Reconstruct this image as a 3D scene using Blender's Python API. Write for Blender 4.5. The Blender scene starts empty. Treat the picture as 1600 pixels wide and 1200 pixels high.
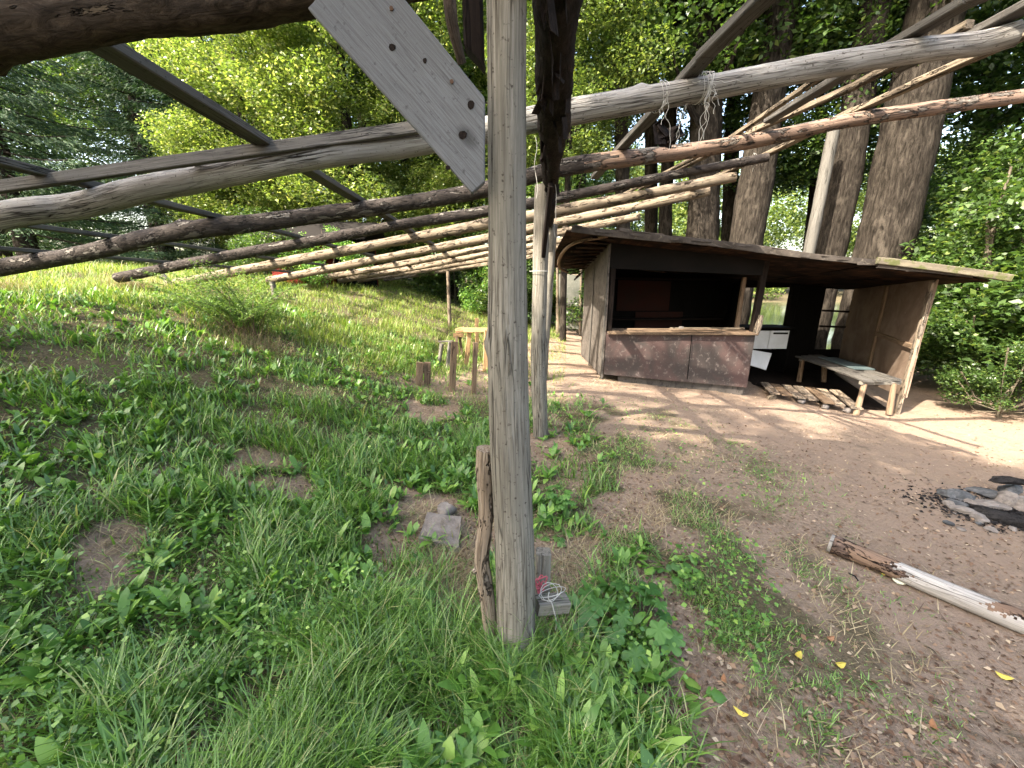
import bpy, bmesh, math, random
import numpy as np
from mathutils import Vector, Matrix
random.seed(7); RNG = np.random.default_rng(11)
C = bpy.context.scene.collection
R = math.radians
# ------------------------------------------------------------------ camera, sky, sun, exposure
PITCH, FPX, EYE = 14.6, 601.0, 1.5          # pitch in degrees, focal length in px of a 1600 px wide frame
cam_d = bpy.data.cameras.new('camera'); cam = bpy.data.objects.new('camera', cam_d); C.objects.link(cam)
cam.location = (0, 0, EYE); cam.rotation_euler = (R(90-PITCH), 0, 0)
cam_d.sensor_width = 36; cam_d.lens = 36*FPX/1600; cam_d.clip_start = 0.02; cam_d.clip_end = 500
bpy.context.scene.camera = cam
SUNV = Vector((-0.80, -0.53, 1.0)).normalized()     # towards the sun
EL = math.asin(SUNV.z); AZ = math.atan2(SUNV.x, SUNV.y)
w = bpy.data.worlds.new('World'); bpy.context.scene.world = w; w.use_nodes = True
nt = w.node_tree; sky = nt.nodes.new('ShaderNodeTexSky'); sky.sky_type = 'NISHITA'; sky.sun_disc = False
sky.sun_elevation = EL; sky.sun_rotation = AZ; sky.air_density = 1.3; sky.dust_density = 5.0; sky.ozone_density = 0.0
bg = nt.nodes['Background']; nt.links.new(sky.outputs[0], bg.inputs[0]); bg.inputs[1].default_value = 0.15
sd = bpy.data.lights.new('sun', 'SUN'); so = bpy.data.objects.new('sun', sd); C.objects.link(so)
sd.energy = 3.9; sd.angle = R(0.53); sd.color = (1.0, 0.90, 0.76)
so.rotation_euler = SUNV.to_track_quat('Z', 'Y').to_euler()
vs = bpy.context.scene.view_settings; vs.view_transform = 'Standard'; vs.look = 'None'; vs.exposure = 2.65; vs.gamma = 1
bpy.context.scene.cycles.max_bounces = 7; bpy.context.scene.cycles.diffuse_bounces = 4
bpy.context.scene.cycles.transmission_bounces = 4; bpy.context.scene.cycles.sample_clamp_indirect = 4
bpy.context.scene.cycles.use_denoising = True
# ------------------------------------------------------------------ geometry of the survey
cP, sP = math.cos(R(PITCH)), math.sin(R(PITCH))
def ray(px, py):
    a = (px-800)/FPX; b = (600-py)/FPX
    return (a, cP+b*sP, -sP+b*cP)
def at(px, py, Y):                       # the point seen there at northing Y
    r = ray(px, py); t = Y/r[1]; return Vector((r[0]*t, Y, EYE+r[2]*t))
BD = np.array([.1146, 1.0]); BD = BD/np.hypot(*BD); BR = np.array([BD[1], -BD[0]])
Q0 = np.array([.02-.1146*1.28, 0.0])
def at_roof(px, py, h=2.45, sl=.13):     # on the sloping plane of the rafters
    r = np.array(ray(px, py)); n = np.array([-sl*BR[0], -sl*BR[1], 1.0])
    k = h - sl*(Q0@BR); t = (k-EYE*1.0)/(r@n); p = np.array([0, 0, EYE])+t*r
    return Vector(p)
def ss(a, b, x):
    t = np.clip((x-a)/(b-a), 0, 1); return t*t*(3-2*t)
def _h(ix, iy, s):
    n = (ix.astype(np.int64)*374761393 + iy.astype(np.int64)*668265263 + s*1442695041) & 0xffffffff
    n = ((n ^ (n >> 13))*1274126177) & 0xffffffff
    n = n ^ (n >> 16); return (n & 0xffff)/65535.0
def vnoise(x, y, s=0):
    x = np.asarray(x, float); y = np.asarray(y, float)
    ix, iy = np.floor(x), np.floor(y); fx, fy = x-ix, y-iy
    fx = fx*fx*(3-2*fx); fy = fy*fy*(3-2*fy)
    a, b, c, d = _h(ix, iy, s), _h(ix+1, iy, s), _h(ix, iy+1, s), _h(ix+1, iy+1, s)
    return (a*(1-fx)+b*fx)*(1-fy)+(c*(1-fx)+d*fx)*fy
def fbm(x, y, o=4, s=0):
    v = 0; a = .5; t = 0
    for k in range(o):
        v = v+a*vnoise(x*2**k, y*2**k, s+k*17); t += a; a *= .5
    return v/t
def left_of_line(x, y): return (Q0[0]+.1146*y)-x
PATCH = [(-.42, 2.15, .42), (-1.6, 2.3, .36), (-2.0, 1.6, .32), (.3, 3.35, .45), (.87, 2.3, .32), (.25, 1.8, .2), (-1.0, 4.2, .4)]
POND_Z = -.42
def pond(x, y): return ss(10.2, 12.5, y+.25*(x-5))*ss(2.0, 4.5, x-.12*(y-10))
def terrain(x, y):
    x = np.asarray(x, float); y = np.asarray(y, float)
    u = left_of_line(x, y)
    z = 1.33*ss(.5, 6.4, u)*(.92+.16*fbm(x*.5+3, y*.5, 2, 5)) + .10*np.clip(u-6.0, 0, 6) + .03*np.clip(u-12, 0, 60)
    z = z + .10*np.clip(y-11, 0, 3)*ss(2, 6, u)*0
    z = z - .085*np.clip(x-1, 0, 4.6)
    z = z + .05*(fbm(x*1.6, y*1.6, 3, 1)-.5) + .035*(fbm(x*6, y*6, 2, 9)-.5)*ss(-.6, .8, u)
    p = pond(x, y)*(1-ss(39, 43, y)); z = z*(1-p) + -1.4*p
    z = z + 1.2*ss(42, 55, y)
    return z
def gz(x, y): return float(terrain(x, y))
def at_ground(px, py, dz=0.0):
    r = ray(px, py); t = .3
    while t < 60:
        x, y, z = r[0]*t, r[1]*t, EYE+r[2]*t
        if z <= gz(x, y)+dz: break
        t += .01 if t < 14 else .05
    return Vector((x, y, gz(x, y)))
def grassiness(x, y):
    u = left_of_line(x, y); n = fbm(x*1.3, y*1.3, 4, 3)
    m2 = fbm(x*4.1+7, y*4.1, 3, 13)
    near = ss(-1.0, .35, u+2.6*(n-.5)+1.3*(m2-.5))
    near = np.maximum(near, .8*ss(-2.4, -.7, u+2.6*(n-.5))*ss(.30, .62, m2)*(y < 5))
    # bare track crossing towards the shed, and beyond it the sunny slope
    tr = ss(4.4, 5.2, y)*(1-ss(1.4, 2.6, u+.25*(y-5)+.8*(n-.5)))
    tr2 = ss(9.5, 11.5, y)*(1-ss(1.0, 2.0, x))*.9
    g = near*(1-tr*.93); g = np.maximum(g, tr2*ss(-.5, .8, u+1.2))
    for cx, cy, r in PATCH:
        d = np.hypot(x-cx, (y-cy)*1.2); g = g*(.03+.97*ss(r*.5, r*1.35, d+.9*(m2-.5)+.5*(n-.5)))
    return np.clip(g, 0, 1)
# ------------------------------------------------------------------ object helpers
def tag(o, label=None, cat=None, group=None, kind=None):
    if label: o['label'] = label
    if cat: o['category'] = cat
    if group: o['group'] = group
    if kind: o['kind'] = kind
    return o
def link(name, me, mat=None, parent=None):
    o = bpy.data.objects.new(name, me); C.objects.link(o)
    if mat and not me.materials: me.materials.append(mat)
    if parent: o.parent = parent
    return o
def empty(name, loc, rz=0):
    o = bpy.data.objects.new(name, None); C.objects.link(o); o.location = loc; o.rotation_euler = (0, 0, rz)
    o.empty_display_size = .1
    return o
def np_mesh(name, V, F, smooth=False, attrs=None):
    V = np.asarray(V, np.float32).reshape(-1, 3); F = np.asarray(F, np.int32); n = F.shape[1]
    me = bpy.data.meshes.new(name); me.vertices.add(len(V)); me.vertices.foreach_set('co', V.ravel())
    me.loops.add(F.size); me.loops.foreach_set('vertex_index', F.ravel())
    me.polygons.add(len(F)); me.polygons.foreach_set('loop_start', np.arange(0, F.size, n, dtype=np.int32))
    me.polygons.foreach_set('loop_total', np.full(len(F), n, np.int32))
    if smooth: me.polygons.foreach_set('use_smooth', np.ones(len(F), bool))
    if attrs:
        for k, (ty, dat) in attrs.items():
            a = me.attributes.new(k, ty, 'POINT')
            a.data.foreach_set('vector' if ty == 'FLOAT_VECTOR' else 'value', np.asarray(dat, np.float32).ravel())
    me.update(calc_edges=True); return me
class MB:                                 # collects tubes and boards into ONE mesh
    def __init__(s, org=(0, 0, 0)): s.v = []; s.f = []; s.w = []; s.org = Vector(org)
    def add(s, V, F, W):
        b = len(s.v); s.v += [tuple(Vector(v)-s.org) for v in V]; s.w += [tuple(q) for q in W]
        s.f += [tuple(b+i for i in f) for f in F]
    def tube(s, pts, rad, seg=14, step=.08, rough=.06, seed=None, knots=0, flat=1.0):
        seed = random.random()*99 if seed is None else seed
        P = [Vector(p) for p in pts]; rad = list(rad) if hasattr(rad, '__len__') else [rad]*len(P)
        if len(rad) < len(P): rad = list(np.interp(np.linspace(0, 1, len(P)), np.linspace(0, 1, len(rad)), rad))
        L = [0]
        for i in range(1, len(P)): L.append(L[-1]+(P[i]-P[i-1]).length)
        n = max(3, int(L[-1]/step)+1); C_, Rr, S = [], [], []
        ext = [P[0]*2-P[1]]+P+[P[-1]*2-P[-2]]
        for k in range(n):
            t = L[-1]*k/(n-1); i = 0
            while i < len(P)-2 and t > L[i+1]: i += 1
            q = (t-L[i])/max(1e-9, L[i+1]-L[i]); a, b, c, d = ext[i], ext[i+1], ext[i+2], ext[i+3]
            C_.append(.5*((2*b)+(c-a)*q+(2*a-5*b+4*c-d)*q*q+(3*b-a-3*c+d)*q**3)); Rr.append(rad[i]*(1-q)+rad[i+1]*q); S.append(t)
        up = Vector((0, 0, 1)) if abs((P[-1]-P[0]).normalized().z) < .8 else Vector((0, 1, 0))
        V, W = [], []
        ks = [(random.random()*L[-1], random.random()*6.28, .12+.28*random.random()) for _ in range(knots)]
        for k in range(n):
            T = (C_[min(k+1, n-1)]-C_[max(k-1, 0)]).normalized(); X = T.cross(up).normalized(); Y = X.cross(T)
            wob = .5*rough*math.sin(S[k]*5+seed)+.4*rough*math.sin(S[k]*13+seed*2)
            for j in range(seg):
                a = 2*math.pi*j/seg
                rr = Rr[k]*(1+wob+rough*(.8*math.sin(2*a+S[k]*1.7+seed)+.5*math.sin(3*a-S[k]*4+seed*3)+.9*(random.random()-.5)))
                for (kp, ka, kh) in ks:
                    da = (a-ka+math.pi) % (2*math.pi)-math.pi
                    rr += Rr[k]*kh*math.exp(-((S[k]-kp)/(Rr[k]*.5))**2-(da/.45)**2)
                V.append(C_[k]+X*math.cos(a)*rr+Y*math.sin(a)*rr*flat)
                W.append((math.cos(a)*Rr[k], math.sin(a)*Rr[k], S[k]+seed))
        F = [(k*seg+j, k*seg+(j+1) % seg, (k+1)*seg+(j+1) % seg, (k+1)*seg+j) for k in range(n-1) for j in range(seg)]
        V += [C_[0], C_[-1]]; W += [(0, 0, seed), (0, 0, seed+L[-1])]; a0, a1 = n*seg, n*seg+1
        F += [(a0, (j+1) % seg, j) for j in range(seg)]+[(a1, (n-1)*seg+j, (n-1)*seg+(j+1) % seg) for j in range(seg)]
        s.add(V, F, W); return s
    def board(s, p0, p1, wid, th, side=None, step=.15, warp=.004, seed=None, ch=None, ends=(0, 0)):
        """plank from p0 to p1, 'side' = direction of its width; chamfered, slightly warped"""
        seed = random.random()*99 if seed is None else seed
        p0, p1 = Vector(p0), Vector(p1); T = (p1-p0); L = T.length; T.normalize()
        side = Vector(side) if side is not None else Vector((0, 0, 1)); X = (side-T*side.dot(T)).normalized(); Y = T.cross(X)
        ch = min(th, wid)*.12 if ch is None else ch; a, b = wid/2, th/2
        ring = [(-a+ch, -b), (a-ch, -b), (a, -b+ch), (a, b-ch), (a-ch, b), (-a+ch, b), (-a, b-ch), (-a, -b+ch)]
        n = max(2, int(L/step)+1); V, W = [], []
        for k in range(n):
            t = L*k/(n-1); o = X*(warp*math.sin(t*2.1+seed))+Y*(warp*math.sin(t*1.7+seed*2))
            for (i, j) in ring:
                e = 0
                if k == 0: e = -ends[0]*i/a
                if k == n-1: e = ends[1]*i/a
                V.append(p0+T*(t+e)+X*(i+warp*.3*(random.random()-.5))+Y*(j)+o); W.append((i+seed, j, t+seed*3))
        m = 8; F = [(k*m+j, k*m+(j+1) % m, (k+1)*m+(j+1) % m, (k+1)*m+j) for k in range(n-1) for j in range(m)]
        F += [tuple(reversed(range(m))), tuple((n-1)*m+j for j in range(m))]
        s.add(V, F, W); return s
    def quadpanel(s, A, B, Cc, D, th, nu=10, nv=8, warp=.006, seed=None):
        """thick sheet with corners A-B (bottom) D-C (top), bulging slightly"""
        seed = random.random()*99 if seed is None else seed
        A, B, Cc, D = map(Vector, (A, B, Cc, D)); N = (B-A).cross(D-A).normalized(); lu = (B-A).length; lv = (D-A).length
        V, W = [], []
        for sgn in (0, 1):
            for j in range(nv+1):
                for i in range(nu+1):
                    u, v = i/nu, j/nv; P = (A*(1-u)+B*u)*(1-v)+(D*(1-u)+Cc*u)*v
                    bul = warp*(math.sin(u*lu*3+seed)+math.sin(v*lv*4+seed*2))
                    V.append(P+N*(bul-th*sgn)); W.append((u*lu+seed, sgn*th, v*lv+seed))
        m = (nu+1)*(nv+1); q = nu+1; F = []
        for j in range(nv):
            for i in range(nu):
                a = j*q+i; F.append((a, a+1, a+q+1, a+q)); F.append((m+a, m+a+q, m+a+q+1, m+a+1))
        for i in range(nu):
            F.append((i, m+i, m+i+1, i+1)); t = nv*q+i; F.append((t, t+1, m+t+1, m+t))
        for j in range(nv):
            a = j*q; F.append((a, a+q, m+a+q, m+a)); a = j*q+nu; F.append((a, m+a, m+a+q, a+q))
        s.add(V, F, W); return s
    def rock(s, c, r, seed, sub=3, sq=(1, 1, .7), rz=0):
        bm = bmesh.new(); bmesh.ops.create_icosphere(bm, subdivisions=sub, radius=1); rr = random.Random(seed)
        pl = [(Vector((rr.gauss(0, 1), rr.gauss(0, 1), rr.gauss(0, 1))).normalized(), .55+.35*rr.random()) for _ in range(14)]
        for v in bm.verts:
            p = v.co.copy()
            for n, d in pl:
                e = p.dot(n)-d
                if e > 0: p -= n*e
            q_ = v.co*3.1+Vector((seed, 0, 0)); p *= 1+.02*(rr.random()-.5)+.07*math.sin(q_.x*2.3+q_.z)*math.sin(q_.y*2.9)+.04*math.sin(q_.z*7+q_.x*5); v.co = p
        M = Matrix.Rotation(rz, 3, 'Z'); c = Vector(c)
        V = [c+M@Vector((v.co.x*r*sq[0], v.co.y*r*sq[1], v.co.z*r*sq[2])) for v in bm.verts]
        s.add(V, [tuple(v.index for v in f.verts) for f in bm.faces], [(v.co*r)+Vector((seed, 0, 0)) for v in bm.verts]); bm.free(); return s
    def build(s, name, mat, parent=None, smooth=True):
        me = bpy.data.meshes.new(name); me.from_pydata(s.v, [], s.f)
        a = me.attributes.new('wc', 'FLOAT_VECTOR', 'POINT'); a.data.foreach_set('vector', np.array(s.w, np.float32).ravel())
        if smooth:
            me.polygons.foreach_set('use_smooth', np.ones(len(me.polygons), bool))
            try: me.set_sharp_from_angle(angle=R(38))
            except Exception: pass
        me.update(); o = link(name, me, mat, parent)
        if not parent: o.location = s.org
        return o
# ------------------------------------------------------------------ materials
def newmat(name):
    m = bpy.data.materials.new(name); m.use_nodes = True; n = m.node_tree; b = n.nodes['Principled BSDF']; return m, n, b
def ramp(n, fac, stops):
    r = n.nodes.new('ShaderNodeValToRGB'); e = r.color_ramp.elements
    while len(e) < len(stops): e.new(.5)
    for q, (p, c) in zip(e, stops): q.position = p; q.color = (*c, 1)
    n.links.new(fac, r.inputs[0]); return r.outputs[0]
def fr(n, fac, a, b):
    r = n.nodes.new('ShaderNodeMapRange'); n.links.new(fac, r.inputs[0]); r.inputs[1].default_value = a; r.inputs[2].default_value = b
    r.clamp = True; return r.outputs[0]
def mix(n, fac, a, b, mode='MIX'):
    m = n.nodes.new('ShaderNodeMix'); m.data_type = 'RGBA'; m.blend_type = mode
    if isinstance(fac, float): m.inputs[0].default_value = fac
    else: n.links.new(fac, m.inputs[0])
    for k, v in ((6, a), (7, b)):
        if isinstance(v, tuple): m.inputs[k].default_value = (*v, 1)
        else: n.links.new(v, m.inputs[k])
    return m.outputs[2]
def noise(n, vec, scale, det=4, rough=.6, sc=(1, 1, 1), dist=0):
    mp = n.nodes.new('ShaderNodeMapping'); mp.inputs['Scale'].default_value = sc; n.links.new(vec, mp.inputs[0])
    t = n.nodes.new('ShaderNodeTexNoise'); t.inputs['Scale'].default_value = scale; t.inputs['Detail'].default_value = det
    t.inputs['Roughness'].default_value = rough; t.inputs['Distortion'].default_value = dist; n.links.new(mp.outputs[0], t.inputs['Vector']); return t.outputs[0]
def bump(n, h, strength, dist, b, prev=None):
    bp = n.nodes.new('ShaderNodeBump'); bp.inputs['Strength'].default_value = strength; bp.inputs['Distance'].default_value = dist
    n.links.new(h, bp.inputs['Height'])
    if prev: n.links.new(prev, bp.inputs['Normal'])
    n.links.new(bp.outputs[0], b.inputs['Normal']); return bp.outputs[0]
def wc(n):
    a = n.nodes.new('ShaderNodeAttribute'); a.attribute_name = 'wc'; return a.outputs['Vector']
def wood(name, light, mid, dark, crack=.5, bark=None, barkcov=.5, fine=1.0, rough=.85, knotty=0, bsc=14, bst=.3):
    m, n, b = newmat(name); v = wc(n); b.inputs['Roughness'].default_value = rough; b.inputs['Specular IOR Level'].default_value = .08
    fib = noise(n, v, 120*fine, 6, .75, (1, 1, .03), .3); c0 = noise(n, v, 34*fine, 3, .55, (1, 1, .045), .5)
    ab = n.nodes.new('ShaderNodeMath'); ab.operation = 'SUBTRACT'; n.links.new(c0, ab.inputs[0]); ab.inputs[1].default_value = .5
    a2 = n.nodes.new('ShaderNodeMath'); a2.operation = 'ABSOLUTE'; n.links.new(ab.outputs[0], a2.inputs[0])
    cm = fr(n, noise(n, v, 9*fine, 3, .6, (1, 1, .12)), .42, .60); a3 = n.nodes.new('ShaderNodeMath'); a3.operation = 'MULTIPLY'
    n.links.new(fr(n, a2.outputs[0], .030, .006), a3.inputs[0]); n.links.new(cm, a3.inputs[1]); ckm = a3.outputs[0]
    inv = n.nodes.new('ShaderNodeMath'); inv.operation = 'SUBTRACT'; inv.inputs[0].default_value = 1; n.links.new(ckm, inv.inputs[1]); crk = inv.outputs[0]
    blot = noise(n, v, 3.0, 4, .6, (1, 1, .5)); sp = noise(n, v, 60, 3, .6)
    c = ramp(n, fib, [(.36, dark), (.47, mid), (.60, light)])
    c = mix(n, fr(n, blot, .35, .7), c, mid); c = mix(n, fr(n, sp, .62, .72), c, dark)
    ck = ckm
    if crack: c = mix(n, ck, c, tuple(x*.35 for x in dark))
    if knotty:
        vo = n.nodes.new('ShaderNodeTexVoronoi'); vo.inputs['Scale'].default_value = knotty; mp = n.nodes.new('ShaderNodeMapping')
        mp.inputs['Scale'].default_value = (1, 1, .6); n.links.new(v, mp.inputs[0]); n.links.new(mp.outputs[0], vo.inputs[0])
        c = mix(n, fr(n, vo.outputs['Distance'], .13, .07), c, tuple(x*.6 for x in dark))
    p = bump(n, fib, .5, .004, b); p = bump(n, crk, .8*crack, .010, b, p)
    if bark:
        bn = noise(n, v, 38, 6, .75, (1, 1, .3), 1.2); bm_ = noise(n, v, bsc, 5, .7, (1, 1, bst), .4)
        bc = ramp(n, bn, [(.32, tuple(x*.25 for x in bark)), (.5, bark), (.7, tuple(min(1, x*2.1) for x in bark))])
        mask = fr(n, bm_, 1-barkcov-.02, 1-barkcov+.02)
        c = mix(n, mask, c, bc); p = bump(n, mask, .9, .008, b, p)
        mul = n.nodes.new('ShaderNodeMath'); mul.operation = 'MULTIPLY'; n.links.new(bn, mul.inputs[0]); n.links.new(mask, mul.inputs[1])
        bump(n, mul.outputs[0], .8, .02, b, p)
    n.links.new(c, b.inputs['Base Color']); return m
M = {}
M['grey_pole'] = wood('weathered grey pole', (0.3332, 0.3237, 0.3093), (0.1904, 0.1809, 0.1665), (0.05712, 0.0476, 0.03998), 1.0)
M['post_wood'] = wood('weathered post', (0.2585, 0.242, 0.209), (0.143, 0.132, 0.11), (0.055, 0.0462, 0.0374), 1.0)
M['half_bark'] = wood('half barked pole', (0.1932, 0.1811, 0.161), (0.1127, 0.1006, 0.08855), (0.04025, 0.03381, 0.02898), .6, (0.04025, 0.03381, 0.02978), .56)
M['bark_log'] = wood('barked log', (0.12, 0.09, 0.063), (0.072, 0.054, 0.036), (0.03, 0.024, 0.018), .6, (0.045, 0.033, 0.024), .62)
M['beam_bark'] = wood('flaking beam bark', (0.078, 0.045, 0.033), (0.042, 0.027, 0.021), (0.018, 0.012, 0.012), .6, (0.0168, 0.0126, 0.0108), .66)
M['tan_pole'] = wood('tan pole', (0.2295, 0.1913, 0.1403), (0.153, 0.1232, 0.08925), (0.0595, 0.0442, 0.03145), .8, (0.085, 0.068, 0.051), .42)
M['red_pole'] = wood('reddish peeled pole', (.24, .165, .125), (.15, .105, .08), (.06, .045, .036), .8, (.12, .105, .09), .44)
M['batten'] = wood('grey batten', (0.1221, 0.1157, 0.1061), (0.07711, 0.07197, 0.06426), (0.02892, 0.0257, 0.02249), .5)
M['board'] = wood('silver board', (0.1566, 0.1605, 0.1684), (0.1213, 0.1236, 0.1276), (0.07829, 0.07829, 0.07829), 0, fine=2.2, knotty=4)
M['darkwood'] = wood('dark wood with added shade', (0.0196, 0.01372, 0.01078), (0.01225, 0.00882, 0.00735), (0.0049, 0.00392, 0.00343), .4)  # dark timber, darkened further to hold the shed's inner shade
M['blackwood'] = wood('black board with added shade', (0.0072, 0.00585, 0.0054), (0.0045, 0.00405, 0.0036), (0.00225, 0.00225, 0.00225), .4)  # deep shade inside the shed is put into this near black colour
M['freshwood'] = wood('fresh sawn wood', (0.425, 0.289, 0.153), (0.34, 0.221, 0.1105), (0.187, 0.1105, 0.0595), .25)
M['oldplank'] = wood('brown plank', (0.216, 0.16, 0.11), (0.144, 0.1, 0.066), (0.0648, 0.044, 0.03344), .5)
M['stake'] = wood('stake', (0.342, 0.297, 0.234), (0.198, 0.153, 0.1125), (0.072, 0.054, 0.0378), .9, (0.144, 0.1215, 0.099), .45)
M['charred'] = wood('charred wood', (.035, .033, .032), (.016, .015, .015), (.005, .005, .005), 1.0)
M['peeled_log'] = wood('white peeled log', (0.391, 0.374, 0.3485), (0.289, 0.272, 0.2507), (0.119, 0.0935, 0.07225), .8)
M['log_bark'] = wood('brown log bark', (0.226, 0.1587, 0.1098), (0.1423, 0.09424, 0.06718), (0.05022, 0.0377, 0.0323), 0, (0.09207, 0.06448, 0.05168), .45, bsc=20)
M['trunk'] = wood('tree bark', (0.01302, 0.01113, 0.00903), (0.00798, 0.00672, 0.00546), (0.00294, 0.00231, 0.00189), 0, (0.0063, 0.00546, 0.00441), 1.3, fine=.7, bsc=16)
def barkmat(name, lo, mid, hi):
    m, n, b = newmat(name); v = wc(n); b.inputs['Roughness'].default_value = .95; b.inputs['Specular IOR Level'].default_value = .05
    x = noise(n, v, 24, 6, .7, (1, 1, .16), .8); y = noise(n, v, 5, 5, .65, (1, 1, .5)); z = noise(n, v, 70, 4, .7, (1, 1, .4))
    c = ramp(n, x, [(.36, lo), (.5, mid), (.64, hi)]); c = mix(n, fr(n, y, .52, .66), c, tuple(q*1.25 for q in hi)); c = mix(n, fr(n, z, .6, .7), c, lo)
    n.links.new(c, b.inputs[0]); p = bump(n, x, 1.0, .05, b); bump(n, z, .5, .012, b, p); return m
M['trunk'] = barkmat('ridged tree bark', (.009, .0075, .006), (.025, .021, .017), (.048, .041, .033))  # bark darkened to stand for crown shade on the trunks
M['trunk_pale'] = wood('pale stem bark', (0.132, 0.1276, 0.1144), (0.088, 0.0836, 0.0748), (0.0352, 0.033, 0.0286), .5)
M['sapling'] = wood('sapling bark', (0.147, 0.126, 0.091), (0.091, 0.077, 0.056), (0.035, 0.028, 0.021), .4)
def panelmat(name, base, alt, wear, spots=.55, rough=.75, seed=0, grain=1.0, brd=0):
    m, n, b = newmat(name); v = wc(n); b.inputs['Roughness'].default_value = rough; b.inputs['Specular IOR Level'].default_value = .08
    a = noise(n, v, 2.2, 5, .65, (1, 1, 1), .5); g = noise(n, v, 40, 4, .7, (.12, 1, 1) if grain > 0 else (1, 1, .1)); s = noise(n, v, 14, 6, .75)
    c = mix(n, fr(n, a, .42, .6), base, alt); c = mix(n, fr(n, s, spots, spots+.14), c, wear)
    c = mix(n, fr(n, g, .35, .2), c, tuple(x*.4 for x in base)); n.links.new(c, b.inputs['Base Color'])
    p = bump(n, g, .3, .004, b); bump(n, s, .25, .006, b, p); return m
M['counter'] = panelmat('dark red brown painted plywood', (.046, .039, .036), (.070, .046, .042), (.15, .125, .115), .54)  # worn blotches, paled further to pass for sun flecks too
M['left_ply'] = panelmat('grey plywood', (0.06885, 0.06059, 0.05324), (0.101, 0.08813, 0.07711), (0.03213, 0.02754, 0.02479), .50, grain=0)
M['end_ply'] = panelmat('brown weathered plywood', (0.1348, 0.09709, 0.07147), (0.1888, 0.1416, 0.1079), (0.2832, 0.2494, 0.2158), .60, grain=0)
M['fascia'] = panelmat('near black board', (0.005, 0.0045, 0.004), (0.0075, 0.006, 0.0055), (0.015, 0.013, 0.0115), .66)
M['red_board'] = panelmat('dark red board', (0.0275, 0.0099, 0.00715), (0.022, 0.011, 0.0088), (0.0165, 0.011, 0.0088), .6)  # red boards, darkened in colour for the shade inside the shed
M['white_lam'] = panelmat('white laminate', (.62, .63, .64), (.54, .55, .55), (.35, .32, .28), .66, .4)
M['roof_felt'] = panelmat('worn roofing felt', (0.0375, 0.03225, 0.02775), (0.06, 0.051, 0.0435), (0.1275, 0.1087, 0.08625), .56, .9)
M['blue_board'] = panelmat('dull blue grey board', (.06, .085, .09), (.08, .10, .10), (.12, .12, .12), .6)
M['red_hut'] = panelmat('red painted boards', (0.16, 0.024, 0.0176), (0.12, 0.0208, 0.016), (0.176, 0.064, 0.048), .62)
M['shade_cloth'] = panelmat('pale torn mesh cloth', (0.15, 0.15, 0.125), (0.11, 0.115, 0.095), (0.21, 0.205, 0.18), .55)
def roof_moss():
    m, n, b = newmat('mossy board'); v = wc(n); g = noise(n, v, 30, 4, .7, (1, 1, .1)); a = noise(n, v, 7, 5, .7)
    c = ramp(n, g, [(.3, (.05, .042, .03)), (.65, (.13, .11, .075))]); c = mix(n, fr(n, a, .48, .55), c, (.055, .06, .016))
    n.links.new(c, b.inputs[0]); b.inputs['Roughness'].default_value = .95; bump(n, a, .7, .02, b); return m
M['mossy'] = roof_moss()
def pinkboards():
    m, n, b = newmat('roof underside boards'); v = wc(n); g = noise(n, v, 26, 3, .6, (1, 1, .06)); a = noise(n, v, 3, 4)
    c = ramp(n, g, [(.3, (.015, .009, .006)), (.65, (.05, .027, .016))]); c = mix(n, fr(n, a, .42, .55), c, (.008, .006, .005))
    wv = n.nodes.new('ShaderNodeTexWave'); wv.inputs['Scale'].default_value = 1.3; wv.bands_direction = 'Z'; wv.inputs['Distortion'].default_value = .6
    n.links.new(v, wv.inputs[0]); c = mix(n, fr(n, wv.outputs[1], .12, .02), c, (.012, .008, .006))
    n.links.new(c, b.inputs[0]); b.inputs['Roughness'].default_value = .9; b.inputs['Specular IOR Level'].default_value = .05; return m
M['under'] = pinkboards()  # boards coloured darker to carry the shade under the roof
def rockmat(name, a, b_, c_):
    m, n, b = newmat(name); v = wc(n); x = noise(n, v, 12, 6, .7); y = noise(n, v, 70, 5, .7)
    c = ramp(n, x, [(.3, a), (.5, b_), (.7, c_)]); c = mix(n, fr(n, y, .6, .7), c, tuple(q*.5 for q in a)); n.links.new(c, b.inputs[0])
    b.inputs['Roughness'].default_value = .9; b.inputs['Specular IOR Level'].default_value = .12; p = bump(n, y, .4, .006, b); bump(n, x, .5, .02, b, p); return m
M['stone'] = rockmat('grey pink stone', (0.07914, 0.06964, 0.06173), (0.1504, 0.1329, 0.1187), (0.2295, 0.2073, 0.19))
M['stone_dark'] = rockmat('sooty stone', (.03, .031, .033), (.065, .068, .07), (.13, .13, .13))
def leafmat(name, stops, trans=.35, rough=.5, spec=.35, tcol=1.5):
    m, n, b = newmat(name); g = n.nodes.new('ShaderNodeNewGeometry'); ri = g.outputs['Random Per Island']
    c = ramp(n, ri, stops)
    b.inputs['Roughness'].default_value = rough; b.inputs['Specular IOR Level'].default_value = spec; n.links.new(c, b.inputs['Base Color'])
    t = n.nodes.new('ShaderNodeBsdfTranslucent'); tc = mix(n, 1.0, c, (tcol, tcol*1.03, tcol*.55), 'MULTIPLY'); n.links.new(tc, t.inputs[0])
    ms = n.nodes.new('ShaderNodeMixShader'); ms.inputs[0].default_value = trans; n.links.new(b.outputs[0], ms.inputs[1]); n.links.new(t.outputs[0], ms.inputs[2])
    n.links.new(ms.outputs[0], n.nodes['Material Output'].inputs[0]); return m
M['grass'] = leafmat('grass blades', [(0, (0.04805, 0.1101, 0.01714)), (.45, (0.09129, 0.1913, 0.02856)), (.75, (0.149, 0.2724, 0.0476)), (.9, (0.221, 0.3594, 0.0952)), (.95, (0.3267, 0.3361, 0.1428))], .34, .34, .6)
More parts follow.
